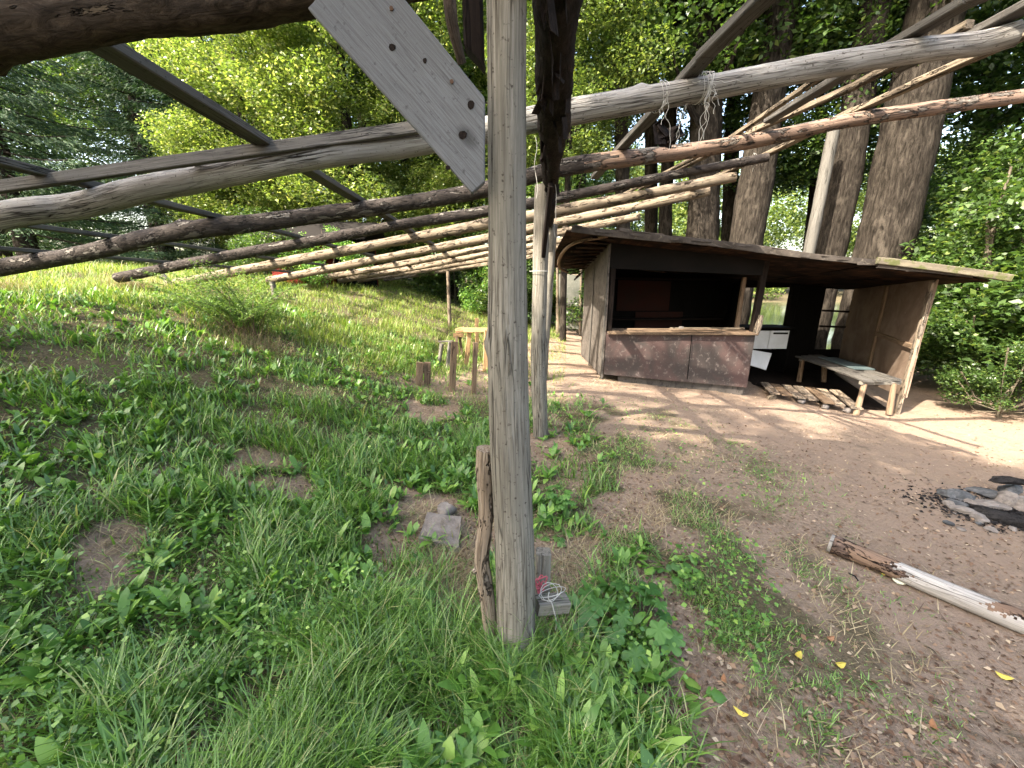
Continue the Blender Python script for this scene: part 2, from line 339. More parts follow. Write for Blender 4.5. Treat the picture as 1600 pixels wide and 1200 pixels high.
M['grass_dry'] = leafmat('straw', [(0, (0.17, 0.1275, 0.0765)), (.5, (0.2805, 0.221, 0.1275)), (1, (0.391, 0.3315, 0.2125))], .2, .7, .2, 1.1)
M['grass_sun'] = leafmat('meadow grass', [(0, (0.078, 0.132, 0.02)), (.5, (0.1326, 0.2112, 0.032)), (.75, (0.2028, 0.2552, 0.056)), (.9, (0.2964, 0.2904, 0.12))], .35, .5, .3)
M['weed'] = leafmat('weed leaves', [(0, (0.04277, 0.1118, 0.0202)), (.4, (0.08078, 0.1845, 0.02938)), (.8, (0.1426, 0.2739, 0.0459)), (1, (0.2471, 0.3801, 0.07344))], .3, .42, .5)
M['nettle'] = leafmat('fresh green leaves', [(0, (0.054, 0.136, 0.028)), (1, (0.108, 0.2295, 0.042))], .3, .45, .4)
M['maple_leaf'] = leafmat('lobed leaves', [(0, (0.045, 0.119, 0.028)), (1, (0.09, 0.1955, 0.042))], .3, .45, .4)
M['fern'] = leafmat('fern fronds', [(0, (.07, .13, .03)), (1, (.16, .25, .06))], .35, .5, .3)
M['leaf_dark'] = leafmat('forest leaves', [(0, (0.02464, 0.0486, 0.01152)), (.5, (0.04032, 0.081, 0.01728)), (.85, (0.0672, 0.1188, 0.02688)), (1, (0.1344, 0.1728, 0.0384))], .38, .42, .45, 1.6)
M['leaf_bright'] = leafmat('sunny leaves', [(0, (.06, .10, .02)), (.4, (.12, .18, .035)), (.8, (.20, .26, .06)), (1, (.36, .37, .15))], .42, .42, .5, 1.5)
M['leaf_far'] = leafmat('far leaves', [(0, (.05, .085, .02)), (.6, (.10, .15, .035)), (1, (.2, .24, .06))], .38, .5, .3, 1.4)
M['needles'] = leafmat('spruce needles', [(0, (0.01755, 0.04095, 0.02106)), (.7, (0.04095, 0.0819, 0.0351)), (1, (0.0819, 0.1287, 0.05265))], .15, .6, .2)
M['litter'] = leafmat('litter flakes', [(0, (.06, .035, .022)), (.4, (.14, .085, .055)), (.8, (.25, .17, .11)), (1, (.42, .34, .24))], .05, .8, .2, 1)
M['yellow_leaf'] = leafmat('yellow leaf', [(0, (.50, .38, .05)), (1, (.62, .50, .10))], .2, .5, .3, 1)
M['brown_leaf'] = leafmat('brown leaf', [(0, (.22, .10, .05)), (1, (.34, .17, .08))], .1, .6, .3, 1)
M['pale_leaf'] = leafmat('pale leaf', [(0, (.48, .50, .38)), (1, (.55, .56, .44))], .1, .6, .3, 1)
def plain(name, col, rough=.7, spec=.3):
    m, n, b = newmat(name); v = n.nodes.new('ShaderNodeTexCoord').outputs['Object']; x = noise(n, v, 30, 4)
    c = ramp(n, x, [(.3, tuple(q*.75 for q in col)), (.7, col)]); n.links.new(c, b.inputs[0]); b.inputs['Roughness'].default_value = rough; b.inputs['Specular IOR Level'].default_value = spec*.3; return m
M['twine'] = plain('white twine', (.42, .41, .38)); M['red_cord'] = plain('red cord', (.42, .10, .12)); M['wire'] = plain('rusty nail', (.10, .06, .04))
M['black_plastic'] = plain('black handle', (.02, .02, .02)); M['roof_black'] = plain('dark roof', (.022, .02, .019), .95, .1)
def groundmat():
    m, n, b = newmat('soil and turf'); g = n.nodes.new('ShaderNodeNewGeometry').outputs['Position']
    at_ = n.nodes.new('ShaderNodeAttribute'); at_.attribute_name = 'turf'; tf = at_.outputs['Fac']
    a = noise(n, g, 1.1, 5, .6); f = noise(n, g, 45, 6, .75); s = noise(n, g, 130, 3, .7); md = noise(n, g, 7, 5, .7, (1, 1, 1), .5)
    c = ramp(n, f, [(.28, (.09, .067, .049)), (.5, (.205, .153, .113)), (.72, (.32, .25, .19))])
    c = mix(n, fr(n, a, .4, .62), c, (.215, .16, .12)); c = mix(n, fr(n, md, .56, .72), c, (.125, .098, .072))
    c = mix(n, fr(n, s, .65, .72), c, (.09, .062, .044)); c = mix(n, fr(n, s, .34, .28), c, (.36, .30, .23))
    gt = ramp(n, f, [(.3, (.04, .034, .02)), (.55, (.095, .08, .048)), (.75, (.19, .16, .10))])
    mm = n.nodes.new('ShaderNodeMath'); mm.operation = 'ADD'; n.links.new(tf, mm.inputs[0])
    m2 = n.nodes.new('ShaderNodeMath'); m2.operation = 'MULTIPLY_ADD'; n.links.new(md, m2.inputs[0]); m2.inputs[1].default_value = 1.2; m2.inputs[2].default_value = -.6
    n.links.new(m2.outputs[0], mm.inputs[1]); c = mix(n, fr(n, mm.outputs[0], .25, .75), c, gt)
    n.links.new(c, b.inputs[0]); b.inputs['Roughness'].default_value = .95; b.inputs['Specular IOR Level'].default_value = .05
    p = bump(n, md, .5, .05, b); p = bump(n, f, .6, .02, b, p); bump(n, s, .5, .008, b, p); return m
M['ground'] = groundmat()
def watermat():
    m, n, b = newmat('pond water'); g = n.nodes.new('ShaderNodeNewGeometry').outputs['Position']
    b.inputs['Base Color'].default_value = (.06, .075, .028, 1); b.inputs['Roughness'].default_value = .08; b.inputs['IOR'].default_value = 1.33
    bump(n, noise(n, g, 1.2, 3, .5, (1, .35, 1)), .12, .05, b); return m
M['water'] = watermat()
# ------------------------------------------------------------------ the ground, one sheet, and the pond
def spaced(n, near, far, c=0.0, lo=-1, hi=1):
    t = np.linspace(lo, hi, n); k = 5.2; return c+np.sinh(t*k)/math.sinh(k)*far
gx = spaced(620, .02, 110.0); gy = spaced(620, .02, 110.0, 2.5, -.62, 1)
X, Y = np.meshgrid(gx, gy); Z = terrain(X, Y)
turf = np.maximum(grassiness(X, Y), ss(36, 40, Y))
ii = np.arange(X.size).reshape(X.shape); F = np.stack([ii[:-1, :-1], ii[:-1, 1:], ii[1:, 1:], ii[1:, :-1]], -1).reshape(-1, 4)
me = np_mesh('ground', np.stack([X, Y, Z], -1), F, True, {'turf': ('FLOAT', turf)})
g = link('ground', me, M['ground']); g['kind'] = 'structure'
wv = [(1, 8.5, POND_Z), (95, 6, POND_Z), (95, 44, POND_Z), (1, 44, POND_Z)]
pm = bpy.data.meshes.new('pond_water'); pm.from_pydata(wv, [], [(0, 1, 2, 3)]); g = link('pond_water', pm, M['water']); g['kind'] = 'structure'
# ------------------------------------------------------------------ the open roof frame of poles
frame = empty('pole_roof_frame', (.02, 1.28, gz(.02, 1.28)))
tag(frame, 'open sloping roof frame of weathered poles and battens on round posts, above the grass', 'roof frame')
FL = frame.location
def fpart(name, mb, mat, label=None):
    mb.org = Vector(FL); mb.v = [tuple(Vector(v)-FL) for v in mb.v]
    o = mb.build(name, M[mat], frame)
    if label: o['label'] = label
    return o
def rafter(pts, rad, mat, label, ho=0, sag=0, seg=16, knots=3, rough=.05, step=.07, mat2=None):
    P = [at_roof(px, py)+Vector((0, 0, ho)) for px, py in pts]
    mb = MB(); mb.tube(P, rad, seg, step, rough, knots=knots); o = fpart('rafter', mb, mat, label)
    if mat2:
        o.data.materials.append(M[mat2])
        for f in o.data.polygons:
            if f.center.x+FL.x > .75+.12*math.sin(f.center.y*60+f.center.z*50): f.material_index = 1
    return o
rafter([(-140, 100), (0, 50), (120, 34), (240, 18), (370, 8), (480, -14), (700, -50)], [.076, .073, .070, .067, .064, .062], 'bark_log', 'thick dark log with flaking bark across the top left corner', seg=28, step=.03, rough=.09, knots=6)
rafter([(-330, 410), (0, 338), (120, 322), (225, 296), (300, 282), (400, 262), (520, 240), (660, 222), (880, 178), (1060, 146), (1250, 110), (1430, 80), (1530, 68), (1590, 52)], [.084, .084, .08, .076, .072, .066, .062, .058, .056], 'grey_pole', 'long smooth silver pole, nearest full rafter, tied with white twine on its right', seg=24, step=.05, knots=7, rough=.035)
rafter([(-10, 420), (120, 398), (280, 362), (430, 345), (600, 322), (740, 300), (880, 262), (1060, 238), (1200, 216), (1330, 188), (1450, 170), (1600, 150), (1720, 130)], [.088, .082, .078, .072, .062, .055, .05, .048], 'half_bark', 'second rafter, dark patchy bark at left turning bare and reddish at right', seg=20, knots=6, mat2='red_pole')
rafter([(185, 434), (330, 405), (500, 375), (620, 352), (760, 330), (880, 308), (1060, 272), (1200, 246)], [.076, .070, .064, .06, .05, .042], 'half_bark', 'third rafter, grey with dark bark, its left end in dry grass', knots=5)
rafter([(270, 444), (380, 422), (560, 388), (760, 350), (880, 328), (1000, 305), (1150, 276)], [.085, .08, .075, .07, .06], 'tan_pole', 'fourth rafter, sunlit tan pole starting behind the fern', knots=3)
rafter([(420, 438), (560, 411), (760, 372), (870, 348), (1000, 322), (1110, 298)], [.085, .08, .075, .07, .06], 'tan_pole', knots=3, label=None)
for pts, rr in (([(490, 437), (620, 414), (760, 387), (880, 362), (1000, 338)], .08), ([(530, 438), (640, 420), (760, 397), (880, 375)], .085),
                ([(560, 438), (680, 419), (780, 402), (900, 381)], .085), ([(600, 436), (700, 422), (800, 406), (900, 390)], .09)):
    rafter(pts, [rr, rr*.8], 'tan_pole', None, knots=2, step=.15, seg=10)
# battens and boards laid over the rafters
def batten(pts, wid=.07, th=.035, mat='batten', ho=.085, label=None, side=(1, 0, 0)):
    mb = MB(); P = [at_roof(px, py) for px, py in pts]
    for p, q in zip(P[:-1], P[1:]):
        d = (q-p).normalized(); mb.board(p+Vector((0, 0, ho))-d*.02, q+Vector((0, 0, ho))+d*.02, wid, th, side)
    return fpart('batten', mb, mat, label)
def ybatten(x0, x1, y0, y1, wid=.075, th=.035, mat='batten', ho=.10):
    def P(x, y): return Vector((x, y, 2.45+.13*float((np.array([x, y])-Q0)@BR)+ho))
    mb = MB(); mb.board(P(x0, y0), P(x1, y1), wid, th, (1, 0, 0)); return fpart('batten', mb, mat)
ybatten(-1.50, -1.60, 1.40, 11.5, .11, .045); ybatten(-2.86, -2.95, 2.0, 12.5, .09, .045)
ybatten(-4.1, -4.2, 2.6, 12.6, .09, .04); ybatten(-5.15, -5.1, 3.6, 12.4, .09, .04)
batten([(1262, -30), (1100, 115), (930, 290)], .085, .045, label='grey batten running up right, twine tied where it crosses the pole')
batten([(1640, -20), (1500, 38), (1380, 103), (1200, 205)], .08, .04)
batten([(1640, 62), (1430, 150), (1330, 192), (1180, 262), (1060, 312)], .07, .04, 'tan_pole')
batten([(1500, 72), (1330, 158), (1180, 220), (1000, 305)], .05, .04, 'tan_pole')
batten([(1640, 20), (1540, 70), (1400, 130)], .09, .04)
batten([(1290, 135), (1140, 232), (960, 322)], .04, .03, 'tan_pole')
def rboard(pts, wid, th, ho, mat='batten', label=None):
    mb = MB(); P = [at_roof(px, py)+Vector((0, .12, ho)) for px, py in pts]
    mb.board(P[0], P[1], wid, th, (0, .3, 1)); return fpart('board', mb, mat, label)
rboard([(-200, 322), (655, 200)], .075, .03, .05, label='long thin board lying just behind the silver pole')
# central beam with hanging bark, posts, braces
def beam_x(y): return .13+.085*(y-1.28)
mb = MB(); mb.tube([(beam_x(y), y, 2.345+.02*math.sin(y*2)) for y in (.6, 1.3, 2.1, 2.9, 3.7, 5, 6.5, 8.5, 11)], [.075, .074, .07, .066, .06, .055], 20, .035, .13, knots=12)
rs = random.Random(4)
for k in range(46):
    y = 1.2+rs.random()*3.0; x = beam_x(y)+(rs.random()-.5)*.12; z = 2.30-rs.random()*.06
    d = Vector(((rs.random()-.5)*.05, (rs.random()-.5)*.1, -.03-.06*rs.random()))
    mb.board((x, y, z), Vector((x, y, z))+d, .02+.03*rs.random(), .003, (rs.random(), 1, 0), .05)
fpart('beam', mb, 'beam_bark', 'dark beam with shaggy hanging bark running away over the posts')
mb = MB(); P0 = Vector((.018, 1.28, gz(.02, 1.28)-.08)); mb.tube([P0, (.012, 1.28, .45), (-.012, 1.28, 1.1), (-.014, 1.27, 1.75), (-.016, 1.26, 2.72)], [.079, .076, .070, .058, .053], 40, .018, .018, knots=3)
fpart('post', mb, 'post_wood', 'thick cracked grey post in the middle, nearest of the posts')
def post(px, py, px2, py2, r0, r1, mat='post_wood', lab=None, mid=0, zt=None):
    b = at_ground(px, py); t = at(px2, py2, b.y)
    if zt: t = b+(t-b)*((zt-b.z)/(t.z-b.z))
    m_ = (b+t)/2+Vector((mid, 0, 0)); mb = MB(); mb.tube([b-Vector((0, 0, .15)), b*.7+t*.3+Vector((mid, 0, 0)), m_, t], [r0, (r0+r1)/2, r1], 16, .06, .045, knots=3)
    return fpart('post', mb, mat, lab)
post(846, 682, 848, 300, .083, .066, lab='second post, knobbly grey trunk with a thin wire round it', mid=-.03, zt=2.33)
post(847, 594, 864, 350, .075, .07, lab='third post, slightly leaning behind the second', zt=2.33)
post(703, 512, 700, 424, .05, .045, 'tan_pole', 'thin pale post holding the far end of the rafters')
post(268, 446, 252, 428, .05, .045, 'post_wood'); post(432, 470, 425, 440, .06, .05, 'post_wood')
mb = MB(); mb.board((beam_x(3.3), 3.3, 2.25), (.28, 3.62, 1.75), .11, .035, (0, 1, .4)); fpart('brace', mb, 'darkwood')
# wide silver brace board nailed to the near log and the near post
A, B = Vector((-.585, 1.22, 2.36)), at(741, 264, 1.20)
def P2(px, py): return at(px, py, 1.19)
def slab(name, corners, th, mat, label):
    A, B, C_, D = [P2(*c) for c in corners]; mb = MB(); mb.quadpanel(A, B, C_, D, th, 4, 30, .001)
    mb.w = []
    for v in mb.v:
        q = Vector(v)-A; dr = (D-A).normalized(); pr = (B-A).normalized(); mb.w.append((q.dot(pr), v[1], q.dot(dr)))
    return fpart(name, mb, mat, label)
slab('brace_board', [(736, 301), (757, 285), (757, 148), (757, 148)], .025, 'board', None) if False else None
bb = bmesh.new(); outline = [(480, 12), (490, 2), (520, -60), (585, -60), (757, 152), (757, 284), (737, 301)]
th = .026; vs0 = [bb.verts.new(P2(*q)) for q in outline]; f0 = bb.faces.new(vs0)
r_ = bmesh.ops.extrude_face_region(bb, geom=[f0]); 
for v in r_['geom']:
    if isinstance(v, bmesh.types.BMVert): v.co += Vector((0, th, 0))
bmesh.ops.recalc_face_normals(bb, faces=bb.faces[:]); bmesh.ops.bevel(bb, geom=bb.edges[:], offset=.0025, segments=1, affect='EDGES')
bmesh.ops.triangulate(bb, faces=bb.faces[:])
me = bpy.data.meshes.new('brace_board'); 
dr = (P2(737, 301)-P2(480, 12)).normalized(); pr = dr.cross(Vector((0, 1, 0)))
wl = [(v.co.dot(pr)+3, v.co.y, v.co.dot(dr)) for v in bb.verts]
for v in bb.verts: v.co -= FL
bb.to_mesh(me); bb.free(); a = me.attributes.new('wc', 'FLOAT_VECTOR', 'POINT'); a.data.foreach_set('vector', np.array(wl, np.float32).ravel())
o = link('brace_board', me, M['board'], frame); o['label'] = 'wide silver grey board with knots, slanting down onto the near post'
mb = MB()
for (px, py) in ((612, 14), (706, 128)):
    c = P2(px, py); mb.tube([c+Vector((0, .004, 0)), c-Vector((0, .004, 0))], .005, 8, .01, .02)
mb.org = Vector((0, 0, 0)); n_ = MB(); n_.v = [tuple(Vector(v)-FL) for v in mb.v]; n_.f = mb.f; n_.w = mb.w; q = n_.build('nail', M['wire'], o)
for (px, py, r) in ((613, 74, .008), (736, 164, .010), (723, 211, .011), (664, 95, .006), (700, 262, .006)):
    c = P2(px, py); mb = MB(); mb.tube([c+Vector((0, .004, 0)), c-Vector((0, .0015, 0))], r, 9, .01, .12); mb.v = [tuple(Vector(v)-FL) for v in mb.v]; mb.build('knot', M['darkwood'], o)
mb = MB(); mb.board(at(738, -60, 1.45), at(742, 92, 1.45), .062, .06, (1, 0, 0), ends=(0, .03)); fpart('brace', mb, 'darkwood', 'short dark block hanging beside the near post')
mb = MB(); mb.tube([at(700, -60, 1.9), at(706, 30, 1.9), at(722, 100, 1.95)], [.03, .028, .022], 10, .04, .1); fpart('branch', mb, 'bark_log')
# ------------------------------------------------------------------ twine tied to the rafters
def cord(mb, p, q, r, n=7, wob=.02, sag=0):
    p, q = Vector(p), Vector(q); pts = []
    for i in range(n+1):
        t = i/n; v = p*(1-t)+q*t; e = wob*math.sin(math.pi*t)
        pts.append(v+Vector(((random.random()-.5)*e*2, (random.random()-.5)*e*2, (random.random()-.5)*e-sag*math.sin(math.pi*t))))
    mb.tube(pts, r, 5, .012, 0)
def twine(px, py, Y, tails, label, loops=4, rr=.075):
    c = at(px, py, Y); mb = MB(c)
    for k in range(loops):
        o_ = Vector(((k-loops/2)*.013, 0, 0)); pts = [c+o_+Vector((.01*math.sin(a*2+k), math.cos(a)*rr, math.sin(a)*rr)) for a in np.linspace(0, 6.28, 17)]
        mb.tube(pts, .0015, 5, .02, 0)
    for (qx, qy) in tails: cord(mb, c+Vector((0, -rr, 0)), at(qx, qy, Y-rr), .0014)
    return tag(mb.build('twine', M['twine']), label, 'twine')
yA = at_roof(1100, 138).y
twine(1100, 138, yA, [(1093, 222), (1099, 218), (1106, 190), (1115, 178), (1122, 150), (1175, 128), (1124, 165), (1082, 128), (1090, 232)], 'white twine knotted round the silver pole where the batten crosses it', 5, .075)
twine(1034, 152, at_roof(1034, 152).y, [(1033, 195), (1045, 235), (1031, 180), (1036, 168)], 'thin white twine wound round the silver pole left of the bigger knot', 3, .075)
twine(1068, 160, at_roof(1068, 150).y, [(1053, 232), (1057, 215)], 'single white twine end hanging between the two knots', 1, .06)
twine(1178, 248, at_roof(1178, 252).y, [(1176, 268), (1180, 262)], 'short white twine tied on the third rafter end', 2, .05)
c = at_roof(1045, 208); mb = MB(c); rs = random.Random(9)
for k in range(14): mb.board(c+Vector((rs.uniform(-.10, .08), rs.uniform(-.05, .05), rs.uniform(-.08, .08))), c+Vector((rs.uniform(-.12, .12), rs.uniform(-.05, .05), rs.uniform(-.1, .06))), .08, .004, (rs.random(), rs.random(), rs.random()), .04)
tag(mb.build('bark_scrap', M['beam_bark']), 'dark curled bark scrap caught under the silver pole on the batten', 'bark')
for (px, y0, y1, Y, lb) in ((837, 215, 310, 3.0, 'thin white string hanging from the beam beside the near post'), (866, 262, 370, 3.5, 'thin white string hanging right of the second post')):
    mb = MB(at(px, y0, Y)); cord(mb, at(px, y0, Y), at(px+1, y1, Y), .0022); tag(mb.build('string', M['twine']), lb, 'string')
b2 = at_ground(846, 682); mb = MB(b2)
c = at(842, 424, b2.y); mb.tube([c+Vector((math.cos(a)*.085, math.sin(a)*.085, 0)) for a in np.linspace(0, 6.28, 15)], .003, 5, .03, 0)
tag(mb.build('wire_loop', M['twine']), 'thin pale wire loop round the second post', 'wire')
# ------------------------------------------------------------------ things at the foot of the near post
b = at_ground(768, 1012); Yb = b.y; mb = MB(b)
mb.tube([b-Vector((0, 0, .1)), at(764, 960, Yb), at(757, 905, Yb), at(753, 870, Yb), at(760, 800, Yb+.01), at(757, 740, Yb+.01), at(759, 701, Yb+.01)], [.036, .034, .032, .03, .031, .031, .033], 22, .02, .09, knots=0)
mb.tube([at(756, 893, Yb), at(748, 890, Yb-.01), at(739, 894, Yb-.02)], [.025, .018, .008], 9, .01, .1)
tag(mb.build('stake', M['stake']), 'knobbly peeling stake standing against the left of the near post', 'stake')
b = at_ground(862, 1008); b = Vector((.13, 1.43, gz(.13, 1.43))); Yb = b.y; t = empty('short_post', b)
tag(t, 'short square stub post with a cut block nailed on, right of the near post', 'post')
mb = MB(); mb.board(b-Vector((0, 0, .1)), at(848, 862, Yb+.05), .066, .066, (1, 0, 0)); mb.v = [tuple(Vector(v)-b) for v in mb.v]; mb.build('post', M['post_wood'], t)
mb = MB(); mb.board(at(838, 945, Yb-.10), at(886, 942, Yb-.06), .055, .07, (0, 0, 1), ch=.004); mb.v = [tuple(Vector(v)-b) for v in mb.v]; mb.build('block', M['post_wood'], t)
mb = MB(b)
c = at(858, 925, Yb-.12)
for k in range(3): pts = [c+Vector((math.cos(a)*(.035+.01*k % 3)+.006*k, math.sin(a)*.03, .02*math.sin(a+k))) for a in np.linspace(0, 6.28, 14)]; mb.tube(pts, .0014, 5, .02, 0)
cord(mb, c, at(868, 985, Yb-.14), .002); tag(mb.build('twine', M['twine']), 'white twine looped over the block beside the near post', 'twine')
c = at(838, 915, Yb-.06); mb = MB(c); rs = random.Random(3)
for k in range(16): cord(mb, c+Vector((rs.uniform(-.03, .03), rs.uniform(-.02, .02), rs.uniform(-.03, .03))), c+Vector((rs.uniform(-.03, .045), rs.uniform(-.03, .02), rs.uniform(-.03, .035))), .0028, 4, .02)
tag(mb.build('cord_bundle', M['red_cord']), 'tangle of faded red cord stuck between near post and stub post', 'cord')
# ------------------------------------------------------------------ stones
b = at_ground(690, 838); mb = MB(b); cs = [at_ground(*q)+Vector((0, 0, .045)) for q in ((655, 852), (717, 866), (721, 817), (668, 810))]
mb.quadpanel(cs[0], cs[1], cs[2], cs[3], .06, 14, 14, .004); mb.v = [tuple(Vector(v)+Vector((random.uniform(-1, 1), random.uniform(-1, 1), random.uniform(-1, 1)))*.0025) for v in mb.v]; tag(mb.build('flat_stone', M['stone']), 'flat square stone slab sunk in the soil left of the stake', 'stone')
b = at_ground(699, 806); mb = MB(b); mb.rock(b+Vector((0, 0, .045)), .085, 5, 3, (1, .7, .62), .2); tag(mb.build('stone', M['stone_dark'] if False else M['stone']), 'small grey angular stone lying behind the flat slab', 'stone')
# ------------------------------------------------------------------ the shed
G = lambda x, y, dz=0: Vector((x, y, gz(x, y)+dz))
P0s, P1s, P2s = Vector((1.51, 6.18, 0)), Vector((3.74, 5.94, 0)), Vector((5.78, 5.42, 0))
BL, BRr = Vector((1.53, 8.3, 0)), Vector((7.15, 8.3, 0))
shed = empty('shed', (3.6, 7.0, gz(3.6, 7.0))); SL = Vector(shed.location)
tag(shed, 'derelict dark wooden shed with serving counter and open bench bay under a low sagging roof', 'shed')
def spart(name, mb, mat, label=None, parent=None):
    mb.v = [tuple(Vector(v)-SL) for v in mb.v]; o = mb.build(name, M[mat], parent or shed)
    if label: o['label'] = label
    return o
def V3(p, z): return Vector((p[0], p[1], z))
def roof_z(x, y):       # underside height
    f = float(np.interp(x, [.8, 3.35, 4.63, 6.3, 7.6], [2.27, 1.93, 1.73, 1.50, 1.36])); s_ = float(np.interp(x, [.8, 4, 7], [.13, .06, .0]))
    return f-s_*(y-5.6)
mb = MB(); mb.quadpanel(V3(P0s, .0), V3(BL, .0), V3(BL, roof_z(1.5, 8.3)), V3(P0s, roof_z(1.5, 6.2)), .02, 14, 14, .004); spart('left_wall', mb, 'left_ply', 'grey plywood side wall flecked with sunlight')
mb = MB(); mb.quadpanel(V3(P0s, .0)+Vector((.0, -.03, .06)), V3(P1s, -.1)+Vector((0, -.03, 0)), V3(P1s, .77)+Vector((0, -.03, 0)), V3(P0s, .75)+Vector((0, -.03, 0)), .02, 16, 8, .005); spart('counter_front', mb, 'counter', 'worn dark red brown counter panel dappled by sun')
mb = MB(); mb.quadpanel(V3(P0s, -.1)+Vector((.25, .02, 0)), V3(P1s, -.42)+Vector((-.02, .02, 0)), V3(P1s, -.08)+Vector((-.02, .02, 0)), V3(P0s, .1)+Vector((.25, .02, 0)), .08, 8, 3, .004); spart('footing', mb, 'left_ply')
mb = MB(); d = (P1s-P0s).normalized(); mb.quadpanel(V3(P0s, .76)+Vector((.02, -.10, 0)), V3(P1s, .78)+Vector((0, -.10, 0)), V3(P1s, .79)+Vector((0, .38, 0)), V3(P0s, .77)+Vector((.02, .38, 0)), .03, 14, 4, .004); spart('counter_top', mb, 'oldplank')
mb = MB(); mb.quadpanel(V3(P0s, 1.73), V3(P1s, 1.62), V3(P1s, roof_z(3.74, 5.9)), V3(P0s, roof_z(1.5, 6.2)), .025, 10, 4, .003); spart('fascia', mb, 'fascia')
def spost(x, y, z0, z1, wd=.09, dp=.09, mat='darkwood', dx=0, lab=None, dy=0):
    mb = MB(); mb.board((x, y, z0), (x+dx, y+dy, z1), wd, dp, (1, 0, 0)); return spart('post', mb, mat, lab)
spost(1.57, 6.23, .77, 1.75, .08, .06); spost(3.74, 5.98, .78, roof_z(3.7, 6), .09, .08, 'darkwood', .03)
mb = MB(); b = V3(P1s, .74); mb.tube([b+Vector((-.02, -.05, 0)), b+Vector((.0, -.06, .13)), b+Vector((.03, -.05, .30))], [.045, .052, .036], 12, .03, .1); spart('post', mb, 'stake', 'short grey stub post at the counter end')
spost(3.70, 6.35, .8, 1.6, .06, .05, 'oldplank'); spost(1.6, 8.2, 0, roof_z(1.6, 8.2)); spost(5.85, 8.2, -.3, roof_z(5.8, 8.2), .16, .1, 'blackwood')
mb = MB(); q0 = P0s*.42+P1s*.58; mb.board(V3(q0, .02)+Vector((0, -.055, 0)), V3(q0, .75)+Vector((0, -.055, 0)), .012, .006, (1, 0, 0)); spart('seam', mb, 'blackwood')
mb = MB(); mb.board(V3(P0s, .735)+Vector((.0, -.062, 0)), V3(P1s, .755)+Vector((0, -.062, 0)), .03, .02, (0, 0, 1)); spart('edge_strip', mb, 'stake')
mb = MB(); mb.board((1.485, 6.22, -.02), (1.485, 6.22, roof_z(1.5, 6.2)-.02), .07, .02, (0, 1, 0)); spart('corner_strip', mb, 'batten')
mb = MB(); mb.board((1.49, 7.3, -.02), (1.49, 7.3, roof_z(1.5, 7.3)-.02), .05, .015, (0, 1, 0)); spart('cover_strip', mb, 'batten')
# back wall in one mesh with its two openings left free
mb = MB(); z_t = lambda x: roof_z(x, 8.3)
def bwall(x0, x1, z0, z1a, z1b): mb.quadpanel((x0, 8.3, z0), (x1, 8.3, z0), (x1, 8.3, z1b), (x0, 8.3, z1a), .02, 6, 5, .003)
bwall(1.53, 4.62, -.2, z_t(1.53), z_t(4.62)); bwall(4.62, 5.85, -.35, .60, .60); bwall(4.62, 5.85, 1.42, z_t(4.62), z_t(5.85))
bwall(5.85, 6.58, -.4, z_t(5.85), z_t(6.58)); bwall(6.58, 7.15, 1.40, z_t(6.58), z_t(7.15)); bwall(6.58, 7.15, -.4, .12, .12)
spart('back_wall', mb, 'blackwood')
for a_, b_, w_ in (((4.62, 8.25, .62), (5.85, 8.25, .62), .06), ((6.58, 8.27, .95), (7.15, 8.27, .93), .04), ((6.58, 8.27, .62), (7.15, 8.27, .60), .04)): mb = MB(); mb.board(a_, b_, w_, .045); spart('window_bar', mb, 'darkwood')
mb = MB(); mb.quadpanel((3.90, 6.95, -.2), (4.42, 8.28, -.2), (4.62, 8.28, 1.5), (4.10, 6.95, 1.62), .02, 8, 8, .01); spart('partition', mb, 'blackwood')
mb = MB(); mb.quadpanel((2.2, 8.24, .95), (3.3, 8.24, .95), (3.3, 8.24, 1.55), (2.2, 8.24, 1.58), .015, 6, 4, .003); mb.quadpanel((2.6, 8.20, .5), (3.6, 8.20, .5), (3.6, 8.20, .93), (2.6, 8.20, .93), .015); spart('panel', mb, 'red_board', 'dull red boards fixed to the inside of the back wall')
mb = MB(); mb.board((1.6, 8.05, 1.62), (4.3, 8.05, 1.58), .25, .03, (0, 1, 0)); mb.board((1.6, 8.05, .80), (4.3, 8.05, .80), .3, .03, (0, 1, 0)); spart('shelf', mb, 'darkwood')
mb = MB(); A_, B_ = P2s, Vector((7.15, 8.3, 0)); mid_ = A_*.45+B_*.55
mb.quadpanel(V3(B_, -.35), V3(A_, -.12), V3(A_, roof_z(5.9, 5.5)), V3(B_, roof_z(7.15, 8.3)), .02, 14, 10, .006); ew = spart('end_wall', mb, 'end_ply', 'brown plywood end wall, pale and peeling at the front')
nrm = (B_-A_).normalized(); inn = Vector((-nrm.y, nrm.x, 0))
mb = MB(); mb.board(V3(A_+nrm*.03, -.42)+inn*.03, V3(A_+nrm*.03, roof_z(5.9, 5.5)-.02)+inn*.03, .10, .04, nrm); spart('post', mb, 'stake', 'pale weathered corner post at the right front')
mb = MB(); q = A_+nrm*1.45; mb.board(V3(q, -.35)+inn*.03, V3(q, roof_z(q.x, q.y)-.02)+inn*.03, .08, .04, nrm); spart('post', mb, 'oldplank')
mb = MB(); mb.board(V3(A_+nrm*.1, .62)+inn*.03, V3(q, .66)+inn*.03, .07, .03); spart('rail', mb, 'oldplank')
mb = MB(); mb.quadpanel((4.0, 6.0, -.30), (5.75, 5.6, -.34), (7.0, 8.28, -.34), (4.4, 8.28, -.30), .05, 6, 6, .004); spart('floor', mb, 'darkwood')
